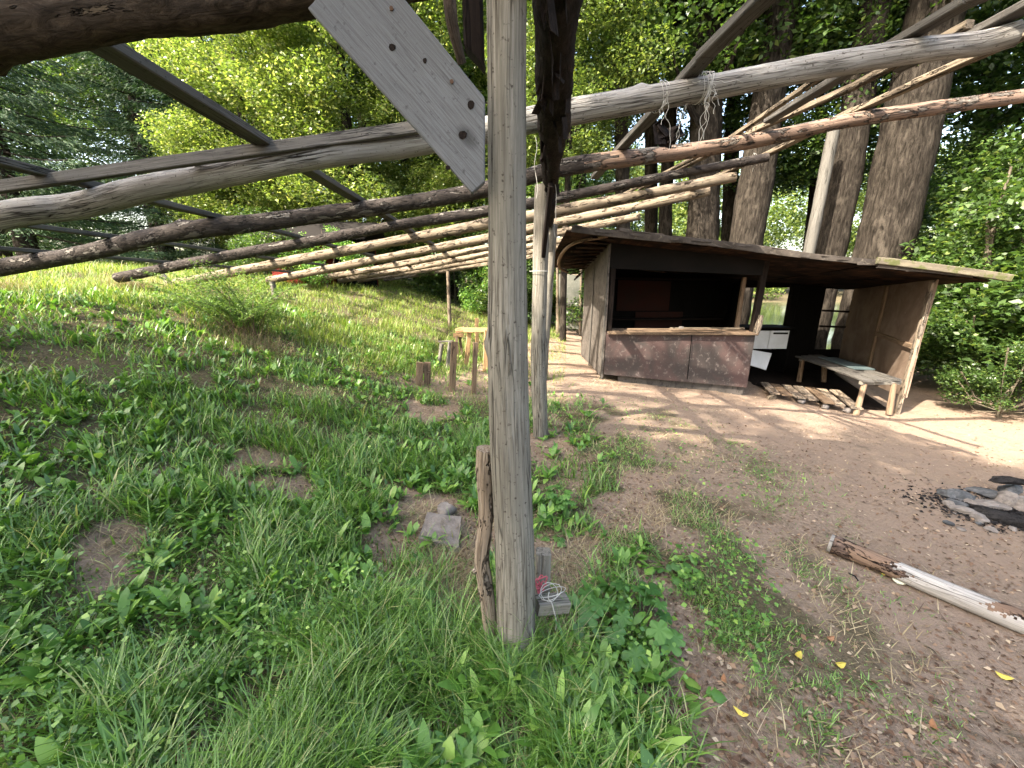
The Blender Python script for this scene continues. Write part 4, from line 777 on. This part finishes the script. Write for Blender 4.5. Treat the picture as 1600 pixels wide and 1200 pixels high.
# shrubs
SG = 'shrubs beside the shed'
for k, (x, y, c_, sc, lb) in enumerate(((8.5, 6.9, 'shrub', 1.1, 'dark leafy shrub right behind the shed end wall'), (7.75, 4.9, 'shrub', .7, 'low dark leafy shrub at the foot of the right bushes'), (9.9, 7.9, 'shrub', 1.6, 'taller shrub behind the pale sapling'),
    (9.2, 5.9, 'shrub', .9, 'leafy shrub near the right edge in front of the sapling'), (7.1, 5.3, 'shrub', .5, 'small leafy clump on the soil right of the bench'), (9.3, 6.9, 'shrub', 1.6, 'dense shrub under the overhanging trees at right'))):
    tree('shrub', (x, y, gz(x, y)), c_, lb, 'shrub', .025, 1.6*sc, sc=sc, rz=k*1.3, grp=SG, limbs=14, trunkmat='sapling', segs=7)
for k, (x, y, sc, cr_, lb) in enumerate(((-5.2, 11.2, 1.0, 'shrub_b', 'pale bush in front of the hut below the rafters'), (-6.7, 10.9, .85, 'shrub', 'bush hiding the left corner of the red hut'), (.3, 14.0, 1.2, 'shrub', 'shrub at the dark wood edge behind the second post'), (-.8, 14.3, 1.1, 'shrub_b', 'pale leafy bush at the wood edge right of the thin post'), (-2.2, 15.2, 1.3, 'shrub', 'dark bush at the wood edge behind the thin pale post'), (2.2, 13.0, 1.2, 'shrub', 'bush behind the cloth screen'), (-3.9, 16.5, 1.4, 'shrub', 'bush left of the small rack'))):
    tree('shrub', (x, y, gz(x, y)), cr_, lb, 'shrub', .025, 1.6*sc, sc=sc, rz=k*1.7, grp='bushes at the edge of the woods', limbs=10, trunkmat='sapling', segs=6)
# pale sapling at the right
a_ = at(1512, 600, 7.2); base = Vector((a_.x, 7.2, gz(a_.x, 7.2))); t = empty('sapling', base); tag(t, 'thin pale forked sapling stem in front of the right bushes', 'sapling')
mb = MB(); 
for pts, rr in (([(1510, 640), (1518, 540), (1535, 440), (1547, 380), (1560, 330), (1580, 260)], [.075, .07, .06, .045, .03, .015]), ([(1545, 395), (1543, 350), (1548, 310)], [.035, .02, .01]), ([(1550, 365), (1580, 345), (1620, 335)], [.02, .015, .01]), ([(1540, 420), (1565, 395), (1610, 380)], [.02, .013, .008])):
    mb.tube([at(px, py, 7.2) for px, py in pts], rr, 9, .08, .06)
mb.v = [tuple(Vector(v)-base) for v in mb.v]; mb.build('trunk', M['sapling'], t); cr = link('crown', CR['shrub'][0], None, t); cr.scale = (1.2, 1.2, 1.4); cr.location = (.8, .2, 1.6)
# leafy boughs hanging into view right of the near post
t = tree('broadleaf_tree', (1.4, 10.6, gz(1.4, 10.6)), 'low', 'leafy tree with light leaves hanging behind the cloth screen and posts', rad=.09, ht=9, sc=.8, rz=.5, limbs=12, cz=4.0, mat='leaf_far')
# spruces
def spruce_mesh(seed, H=15, n=95):
    rng = np.random.default_rng(seed); Ps = []; Ds = []; br = []
    for k in range(n*2):
        z = 1.0+(H-1.2)*(k/(n*2))**.9; L_ = (H-z)/H*3.7*rng.uniform(.75, 1.1)+.25; az = k*2.4+rng.uniform(-.3, .3)
        t = np.linspace(.12, 1, 16); x = np.cos(az)*L_*t; y = np.sin(az)*L_*t; zz = z-.30*L_*t+.16*L_*t**2.5
        br.append((z, az, L_))
        m = int(450*L_/3)+80; q = rng.uniform(.15, 1, m); bx = np.cos(az)*L_*q; by = np.sin(az)*L_*q; bz = z-.30*L_*q+.16*L_*q**2.5
        sd_ = rng.normal(size=m)*.20*L_*(1.1-q); bx = bx-np.sin(az)*sd_; by = by+np.cos(az)*sd_; bz = bz-np.abs(rng.normal(size=m))*.13-.12*np.abs(sd_)
        Ps.append(np.stack([bx, by, bz], 1)); dv = np.stack([np.cos(az)+rng.normal(size=m)*.5, np.sin(az)+rng.normal(size=m)*.5, -.5+rng.normal(size=m)*.35], 1); Ds.append(dv)
    P = np.concatenate(Ps); D = np.concatenate(Ds); D /= np.linalg.norm(D, axis=1)[:, None]; N = rng.normal(size=P.shape); B = np.cross(D, N); B /= np.linalg.norm(B, axis=1)[:, None]
    s = rng.uniform(.10, .24, len(P))[:, None]; w_ = .014
    V = np.stack([P-D*s*.5, P+B*w_, P+D*s*.5, P-B*w_], 1).reshape(-1, 3); F = np.arange(len(V)).reshape(-1, 4); me = np_mesh('spruce_crown', V, F); me.materials.append(M['needles'])
    mb = MB(); mb.tube([(0, 0, -.3), (0, 0, H*.5), (0, 0, H)], [.26, .17, .02], 12, .4, .06)
    for z, az, L_ in br[::2]: mb.tube([(0, 0, z), (math.cos(az)*L_*.5, math.sin(az)*L_*.5, z-.11*L_), (math.cos(az)*L_, math.sin(az)*L_, z-.14*L_)], [.03, .02, .006], 5, .5, .05)
    return me, mb
spm, spt = spruce_mesh(5); tr_me = spt.build('trunk', M['trunk']).data; bpy.data.objects.remove(bpy.data.objects['trunk'] if 'trunk' in bpy.data.objects and bpy.data.objects['trunk'].data == tr_me else [o for o in bpy.data.objects if o.data == tr_me][0])
for k, (x, y, sc, lb) in enumerate(((-15.5, 13.0, 1.0, 'dark spruce with drooping branches in the upper left'), (-19.5, 15.5, 1.05, 'spruce cut by the left edge of the photo'), (-13.5, 19.0, 1.1, 'farther spruce right of the drooping one'), (-17, 20, 1.2, 'farthest spruce behind the other three'))):
    t = empty('spruce', (x, y, gz(x, y))); tag(t, lb, 'spruce', 'spruces at the upper left'); t.rotation_euler = (0, 0, k*1.1); t.scale = (sc, sc, sc); link('trunk', tr_me, None, t); link('crown', spm, None, t)
# trees outside the picture on the sunward side, which shade the near ground
CR['dapple'] = crown_mesh('crown_i', 3.6, 1.7, 7.2, 11.5, 84, .60, 20000, .11, 'leaf_dark', 31, .2)
CR['dapple_low'] = crown_mesh('crown_j', 3.4, 1.1, 5.2, 7.2, 90, .32, 9000, .08, 'leaf_dark', 33, .1, .5, (4.6, -1.2))
CR['shade'] = crown_mesh('crown_k', 4.6, 2.5, 5.0, 10.0, 80, .95, 46000, .13, 'leaf_dark', 35, .2)
for k, (x, y, sc, c_, lb) in enumerate(((-9.6, -2.2, 1.0, 'shade', 'tree shading the near bank, left of the camera'), (-4.7, -3.7, 1.0, 'shade', 'tree shading the near grass, behind the camera'), (-10.5, -8.7, 1.0, 'high2', 'tree farther behind the camera'), (-1.2, -6.7, .85, 'high2', 'tree behind the camera near the path'), (-6.2, -2.1, .9, 'dapple', 'slender open crowned tree standing left of the near grass'), (-7.3, 3.5, 1.0, 'dapple_low', 'second slender open crowned tree, farther along, dappling the shed front'))):
    tree('broadleaf_tree', (x, y, gz(x, y)), c_, lb, rad=.25 if k < 4 else .06, ht=11 if k < 2 else 14 if k < 4 else 11, sc=sc, rz=k*2.1+.5 if k in (2, 3) else 0, grp='shade trees beside the clearing')
# ------------------------------------------------------------------ ground cover
def blades(P, phi, L, W_, th0, dth, K, rng, prof='blade', twist=0.0):
    n = len(P); V = np.zeros((n, K+1, 2, 3)); p = P.copy(); th = th0.copy()
    wd = np.stack([-np.sin(phi), np.cos(phi), np.zeros(n)], 1)
    for k in range(K+1):
        t = k/K
        w_ = (1-t**1.6)*.92+.08 if prof == 'blade' else (.18+math.sin(math.pi*min(1, t**.8*.98))**.8 if t < 1 else .1)
        V[:, k, 0] = p-wd*(W_*w_*.5)[:, None]; V[:, k, 1] = p+wd*(W_*w_*.5)[:, None]
        if prof != 'blade' and 0 < t < 1: V[:, k, 0, 2] += W_*w_*.12; V[:, k, 1, 2] += W_*w_*.12
        d = np.stack([np.sin(th)*np.cos(phi), np.sin(th)*np.sin(phi), np.cos(th)], 1); p = p+d*(L/K)[:, None]; th = th+dth/K
    base = (np.arange(n)*(K+1)*2)[:, None]; F = []
    for k in range(K): F.append(np.stack([base[:, 0]+2*k, base[:, 0]+2*k+1, base[:, 0]+2*k+3, base[:, 0]+2*k+2], 1))
    return V.reshape(-1, 3), np.stack(F, 1).reshape(-1, 4)
def scatter(n, r0, r1, a0, a1, rng, pw=0.0):
    t = rng.uniform(0, 1, n); r = r0*(r1/r0)**t if pw == 0 else np.sqrt(r0*r0+(r1*r1-r0*r0)*t); a = np.radians(rng.uniform(a0, a1, n)); return r*np.sin(a), r*np.cos(a)
def grass_layer(name, n, r0, r1, a0, a1, L0, L1, w0, mat, dens, seed, label, clump=.6, lie=(.1, .7), bend=(.4, 1.6), K=3, floor=.0, wmul=0.0):
    rng = np.random.default_rng(seed); x, y = scatter(n, r0, r1, a0, a1, rng)
    cl = fbm(x*3.1, y*3.1, 3, seed); g = dens(x, y); keep = rng.uniform(0, 1, n) < np.clip(g*(1-clump+clump*2*ss(.35, .65, cl)), 0, 1)
    x, y, cl, g = x[keep], y[keep], cl[keep], g[keep]; m = len(x); P = np.stack([x, y, terrain(x, y)-.006], 1)
    d = np.hypot(x, y); phi = 6.28*fbm(x*1.7, y*1.7, 2, seed+4)*1.6+rng.normal(size=m)*1.6
    L = (L0+(L1-L0)*rng.uniform(0, 1, m)**2.0)*(.55+.9*ss(.3, .7, cl))*(.5+.5*g); W_ = w0*rng.uniform(.7, 1.4, m)*(1+wmul*d)
    V, F = blades(P, phi, L, W_, rng.uniform(*lie, m), rng.uniform(*bend, m), K, rng)
    o = link(name, np_mesh(name, V, F), M[mat]); o['kind'] = 'stuff'; o['label'] = label; return o
left = lambda x, y: grassiness(x, y)*ss(-.9, .3, left_of_line(x, y))*(y < 7.5)
grass_layer('grass', 150000, .75, 8, -62, 34, .05, .235, .0054, 'grass', lambda x, y: left(x, y)*(1-.5*ss(1.2, 3.2, left_of_line(x, y))), 51, 'long shaggy green grass on the bank', .75, wmul=.18)
grass_layer('short_grass', 230000, .75, 8, -60, 58, .02, .07, .0032, 'grass', lambda x, y: grassiness(x, y)*.9+.10*ss(.45, .6, fbm(x*2, y*2, 3, 8))*(x < 2.2), 52, 'short trodden green grass', .6, (.3, 1.3), (.2, 1.2), 2, wmul=.2)
grass_layer('dry_grass', 130000, .75, 9, -62, 55, .04, .16, .003, 'grass_dry', lambda x, y: .75*ss(-2.6, .3, left_of_line(x, y))*ss(.38, .56, fbm(x*1.1, y*1.1, 3, 31))+.05, 53, 'dry straw lying in the grass', .5, (.9, 1.55), (-.1, .3), 2, wmul=.15)
meadow = lambda x, y: np.clip(grassiness(x, y)+.15, 0, 1)*ss(4.6, 6.5, y+.4*np.clip(left_of_line(x, y)-2.5, 0, 9))*(pond(x, y) < .1)*(left_of_line(x, y) > -1.2)
grass_layer('meadow_grass', 150000, 4.5, 24, -60, 8, .05, .20, .004, 'grass_sun', meadow, 54, 'sunny meadow grass on the slope', .6, (.1, .8), (.3, 1.2), 2, wmul=.16)
# broad-leaved weeds
rng = np.random.default_rng(61); n = 6600; x, y = scatter(n, .85, 8, -62, 30, rng); g = left(x, y)*ss(.32, .48, fbm(x*1.8, y*1.8, 3, 40)); k = rng.uniform(0, 1, n) < g; x, y = x[k], y[k]
rep = rng.integers(4, 10, len(x)); sz = np.repeat(rng.uniform(.6, 1.5, len(x)), rep); hh = np.repeat(rng.uniform(0, .07, len(x)), rep); X_, Y_ = np.repeat(x, rep), np.repeat(y, rep); m = len(X_)
P = np.stack([X_+rng.normal(size=m)*.012, Y_+rng.normal(size=m)*.012, terrain(X_, Y_)+hh*rng.uniform(0, 1, m)], 1)
V, F = blades(P, rng.uniform(0, 6.28, m), rng.uniform(.045, .10, m)*sz, rng.uniform(.009, .031, m)*sz, rng.uniform(.3, 1.1, m), rng.uniform(.2, 1.0, m), 4, rng, 'leaf')
o = link('weeds', np_mesh('weeds', V, F, True), M['weed']); o['kind'] = 'stuff'; o['label'] = 'broad leaved weeds among the grass'
rng = np.random.default_rng(62); n = 36000; x, y = scatter(n, .85, 11, -62, 40, rng); g = grassiness(x, y)*ss(.46, .6, fbm(x*1.4+9, y*1.4, 3, 44)); k = rng.uniform(0, 1, n) < g; x, y = x[k], y[k]; P = np.stack([x, y, terrain(x, y)+rng.uniform(.01, .13, len(x))], 1)
V, F = leaves(P, .021, rng, .8, .5, .8); o = link('clover', np_mesh('clover', V, F), M['weed']); o['kind'] = 'stuff'; o['label'] = 'small leaved clover and creepers'
# litter: bark flakes, dead leaves and twigs on the soil
rng = np.random.default_rng(63); n = 40000; x, y = scatter(n, .9, 10, -40, 62, rng); k = (rng.uniform(0, 1, n) < (1.05-grassiness(x, y))*(.35+.9*ss(.4, .6, fbm(x*1.2, y*1.2, 3, 47))))&(pond(x, y) < .05); x, y = x[k], y[k]
P = np.stack([x, y, terrain(x, y)+.004], 1); V, F = leaves(P, .016, rng, .93, .7, .6); o = link('litter', np_mesh('litter', V, F), M['litter']); o['kind'] = 'stuff'; o['label'] = 'brown leaf litter and bark flakes on the soil'
rng = np.random.default_rng(64); n = 4200; x, y = scatter(n, .9, 10, -45, 62, rng); k = (rng.uniform(0, 1, n) < (1.1-.8*grassiness(x, y))*.8)&(pond(x, y) < .05); x, y = x[k], y[k]
P = np.stack([x, y, terrain(x, y)+.009], 1); V, F = leaves(P, .026, rng, .85, .45, .6); o = link('dead_leaves', np_mesh('dead_leaves', V, F), M['litter']); o['kind'] = 'stuff'; o['label'] = 'curled dead leaves scattered on soil and grass'
rng = np.random.default_rng(65); n = 5000; x, y = scatter(n, .9, 9, -45, 62, rng); k = (rng.uniform(0, 1, n) < .75*(1.1-grassiness(x, y)))&(pond(x, y) < .05); x, y = x[k], y[k]; m = len(x); P = np.stack([x, y, terrain(x, y)+.004], 1)
V, F = blades(P, rng.uniform(0, 6.28, m), rng.uniform(.03, .14, m), rng.uniform(.0018, .0035, m), np.full(m, 1.5), rng.uniform(-.1, .1, m), 2, rng); o = link('twigs', np_mesh('twigs', V, F), M['litter']); o['kind'] = 'stuff'; o['label'] = 'fine straws and twigs on the bare soil'
V, F = leaves(ASH[0], .022, ASH[1], .85, .6, .7); o = link('ash', np_mesh('ash', V, F), M['charred']); o['kind'] = 'stuff'; o['label'] = 'black ash and charcoal crumbs in the fireplace'
# fern, dry tuft, seedlings
b = at_ground(385, 525); t = empty('fern', b); tag(t, 'tall green fern with brown stems on the bank under the rafters', 'fern')
rng = np.random.default_rng(8); Vs = []; Fs = []; off = 0; stems = MB()
for k in range(34):
    az = rng.uniform(0, 6.28); L_ = rng.uniform(.45, 1.25); th = rng.uniform(.05, .6); p = np.array([rng.normal()*.10, rng.normal()*.08, 0.]); pts = [p]
    for j in range(14): th += .055+rng.normal()*.03; az += rng.normal()*.05; p = p+np.array([math.sin(th)*math.cos(az), math.sin(th)*math.sin(az), math.cos(th)])*L_/14; pts.append(p)
    stems.tube(pts[::2], [.005, .002], 5, .08, 0)
    for j in range(4, 14):
        for f in (0, .5):
            q = pts[j]*(1-f)+pts[j+1]*f; w_ = .17*math.sin(math.pi*min(1, (j-3+f)/12))**.7+.02; n2 = 7
            for s_ in (-1, 1):
                dirv = np.array([-math.sin(az)*s_, math.cos(az)*s_, .12]); tt = np.linspace(.1, 1, n2)
                Pp = q+dirv[None]*(w_*tt)[:, None]+rng.normal(size=(n2, 3))*.009; V, F = leaves(Pp, .032, rng, .7, .2, .5); Vs.append(V); Fs.append(F+off); off += len(V)
link('fronds', np_mesh('fronds', np.concatenate(Vs), np.concatenate(Fs)), M['fern'], t); stems.build('stems', M['oldplank'], t)
def tuft(px, py, n, L0, L1, mat, label, name='dry_tuft', spread=.2, w_=.004, lie=(.1, 1.1), bend=(.4, 1.8)):
    b = at_ground(px, py); rng = np.random.default_rng(px); P = np.stack([rng.normal(size=n)*spread, rng.normal(size=n)*spread*.7, np.zeros(n)], 1); P[:, 2] = terrain(P[:, 0]+b.x, P[:, 1]+b.y)-b.z-.01
    V, F = blades(P, rng.uniform(0, 6.28, n), rng.uniform(L0, L1, n), np.full(n, w_), rng.uniform(*lie, n), rng.uniform(*bend, n), 4, rng); o = link(name, np_mesh(name, V, F), M[mat]); o.location = b; return tag(o, label, 'grass tuft')
tuft(210, 452, 900, .15, .45, 'grass_dry', 'dry straw tuft where the third rafter meets the bank', spread=.22)
tuft(400, 540, 900, .12, .35, 'grass_dry', 'brown dead grass at the foot of the fern', spread=.28)
tuft(865, 1010, 260, .1, .3, 'grass_dry', 'dry stalks round the short stub post', spread=.06, w_=.003)
for px, py, lb in ((812, 1045, 'green grass tuft hiding the foot of the near post'), (20, 460, 'straw tuft at the left edge on top of the bank'), (700, 1040, 'long arching grass left of the near post foot')):
    tuft(px, py, 420, .15, .4, 'grass_dry' if px < 50 else 'grass', lb, 'grass_tuft', .13, .005)
def leafy(px, py, stemsdef, leafsize, mat, label, name, cat='plant', lobes=5, h=.3, n=22, spread=.1, seed=1):
    b = at_ground(px, py); rng = np.random.default_rng(seed); t = empty(name, b); tag(t, label, cat); st_ = MB(); Vs, Fs, off = [], [], 0
    for k in range(n):
        az = rng.uniform(0, 6.28); rr = spread*rng.uniform(.2, 1)**.7; z = h*rng.uniform(.35, 1); c = np.array([math.cos(az)*rr, math.sin(az)*rr, z]); st_.tube([(c[0]*.25, c[1]*.25, 0), (c[0]*.6, c[1]*.6, z*.7), tuple(c)], [.0028, .0015], 5, .04, 0)
        yaw = az+rng.normal()*.4; s_ = leafsize*rng.uniform(.7, 1.2); tilt = rng.uniform(.0, .5); ring = []; m = lobes*6
        for j in range(m):
            a = 2*math.pi*j/m; rad = s_*.5*(.62+.38*abs(math.cos(lobes*a/2))**.8)*(1.15-.2*math.cos(a-math.pi)) if lobes > 1 else s_*.5*(.55+.45*abs(math.cos(a)))
            lx, ly = math.cos(a)*rad+s_*.3, math.sin(a)*rad; lz = -.25*lx-.15*abs(ly)+.004*math.sin(a*7)
            ring.append((c[0]+lx*math.cos(yaw)-ly*math.sin(yaw), c[1]+lx*math.sin(yaw)+ly*math.cos(yaw), c[2]+lz+tilt*ly*.5))
        cc = np.mean(ring, 0)+np.array([0, 0, .006]); V = np.array(ring+[cc]); F = [(j, (j+1) % m, m) for j in range(m)]; Vs.append(V); Fs.append(np.array(F)+off); off += len(V)
    link('leaves', np_mesh('leaves', np.concatenate(Vs), np.concatenate(Fs), True), M[mat], t); st_.build('stems', M[mat], t); return t
leafy(1000, 990, None, .085, 'maple_leaf', 'low seedling with broad lobed leaves, right of the near post', 'leafy_seedling', n=16, h=.13, spread=.17, seed=3)
leafy(905, 972, None, .08, 'maple_leaf', 'darker lobed seedling just right of the stub post', 'leafy_seedling', n=8, h=.12, spread=.07, seed=4)
leafy(874, 800, None, .05, 'nettle', 'upright fresh green seedling on bare soil behind the near post', 'leafy_seedling', n=34, h=.17, spread=.07, seed=5)
leafy(860, 838, None, .04, 'nettle', 'small yellow green creeping plant below the upright seedling', 'leafy_seedling', n=14, h=.03, spread=.1, seed=6)
leafy(1095, 1092, None, .075, 'weed', 'plantain with round leaves at the edge of the bare soil', 'plantain', n=7, h=.02, spread=.05, lobes=1, seed=7)
leafy(800, 1040, None, .10, 'nettle', 'glossy dock leaves in front of the near post foot', 'dock_plant', n=4, h=.08, spread=.03, lobes=1, seed=8)
leafy(1040, 880, None, .06, 'weed', 'dark green weed cluster on the trodden grass right of the stub post', 'weed_plant', n=22, h=.05, spread=.16, lobes=1, seed=9)
leafy(240, 870, None, .07, 'weed', 'blue green leafy weed beside the bare patch at left', 'weed_plant', n=9, h=.04, spread=.08, lobes=1, seed=10)
leafy(130, 1085, None, .09, 'weed', 'broad pale leaves low in the left grass', 'weed_plant', n=8, h=.06, spread=.09, lobes=1, seed=12)
leafy(230, 620, None, .05, 'weed', 'upright weed with dark stems on the bank', 'weed_plant', n=30, h=.28, spread=.16, lobes=1, seed=13)
leafy(620, 965, None, .06, 'weed', 'leafy weed cluster left of the peeling stake', 'weed_plant', n=26, h=.09, spread=.16, lobes=1, seed=14)
# single fallen leaves
def fallen(px, py, s_, mat, label, rz):
    b = at_ground(px, py); V = []; n = 10
    for i in range(n): a = 2*math.pi*i/n; V.append((math.cos(a)*s_*.5*(1+.25*(i == 0)), math.sin(a)*s_*.28, .006*math.cos(2*a)))
    V.append((0, 0, .003)); me = bpy.data.meshes.new('fallen_leaf'); me.from_pydata(V, [], [(i, (i+1) % n, n) for i in range(n)]); o = link('fallen_leaf', me, M[mat]); o.location = b+Vector((0, 0, .012)); o.rotation_euler = (.15, .1, rz); tag(o, label, 'leaf', 'fallen leaves')
for a_ in ((1158, 1117, .045, 'yellow_leaf', 'yellow fallen leaf nearest the bottom edge on bare soil', 2.4), (1311, 1044, .045, 'yellow_leaf', 'yellow fallen leaf below the peeled log', 0.2), (1247, 1029, .045, 'yellow_leaf', 'yellow fallen leaf left of the one below the log', .7), (1378, 900, .04, 'yellow_leaf', 'yellow fallen leaf touching the near side of the log', .4),
    (1403, 912, .06, 'pale_leaf', 'pale fallen leaf beside the near side of the log', -.5), (420, 930, .05, 'yellow_leaf', 'yellow fallen leaf in the left grass', -.2), (1565, 1060, .05, 'yellow_leaf', 'olive yellow leaf at the right edge', -.5), (1005, 935, .045, 'pale_leaf', 'small pale leaf above the lobed seedling', .1),
    (1036, 1062, .045, 'brown_leaf', 'orange leaf below the lobed seedling', -.6), (1131, 1068, .04, 'brown_leaf', 'brown leaf right of the lobed seedling', 1.2), (1458, 1140, .045, 'brown_leaf', 'orange brown leaf near the bottom right', 1.0), (145, 1012, .06, 'brown_leaf', 'curled brown leaf in the lower left grass', .2), (288, 1180, .06, 'brown_leaf', 'brown leaf at the bottom edge left', 1.3), (1296, 1002, .04, 'brown_leaf', 'brown leaf on the trodden strip', .3)):
    fallen(*a_)
for k, (a_, b_, r, lb) in enumerate((((1275, 1125), (1277, 1200), .003, 'thin bare twig lying at the bottom edge'), ((1443, 1010), (1480, 1045), .003, 'thin straw twig on the soil below the log'), ((1325, 898), (1340, 911), .004, 'short dark twig left of the log'))):
    p, q = at_ground(*a_), at_ground(*b_); mb = MB(p); mb.tube([p+Vector((0, 0, .008)), (p+q)/2+Vector((.01, 0, .012)), q+Vector((0, 0, .008))], r, 6, .03, .1); tag(mb.build('twig', M['grass_dry'] if False else M['tan_pole'] if k < 2 else M['charred']), lb, 'twig')
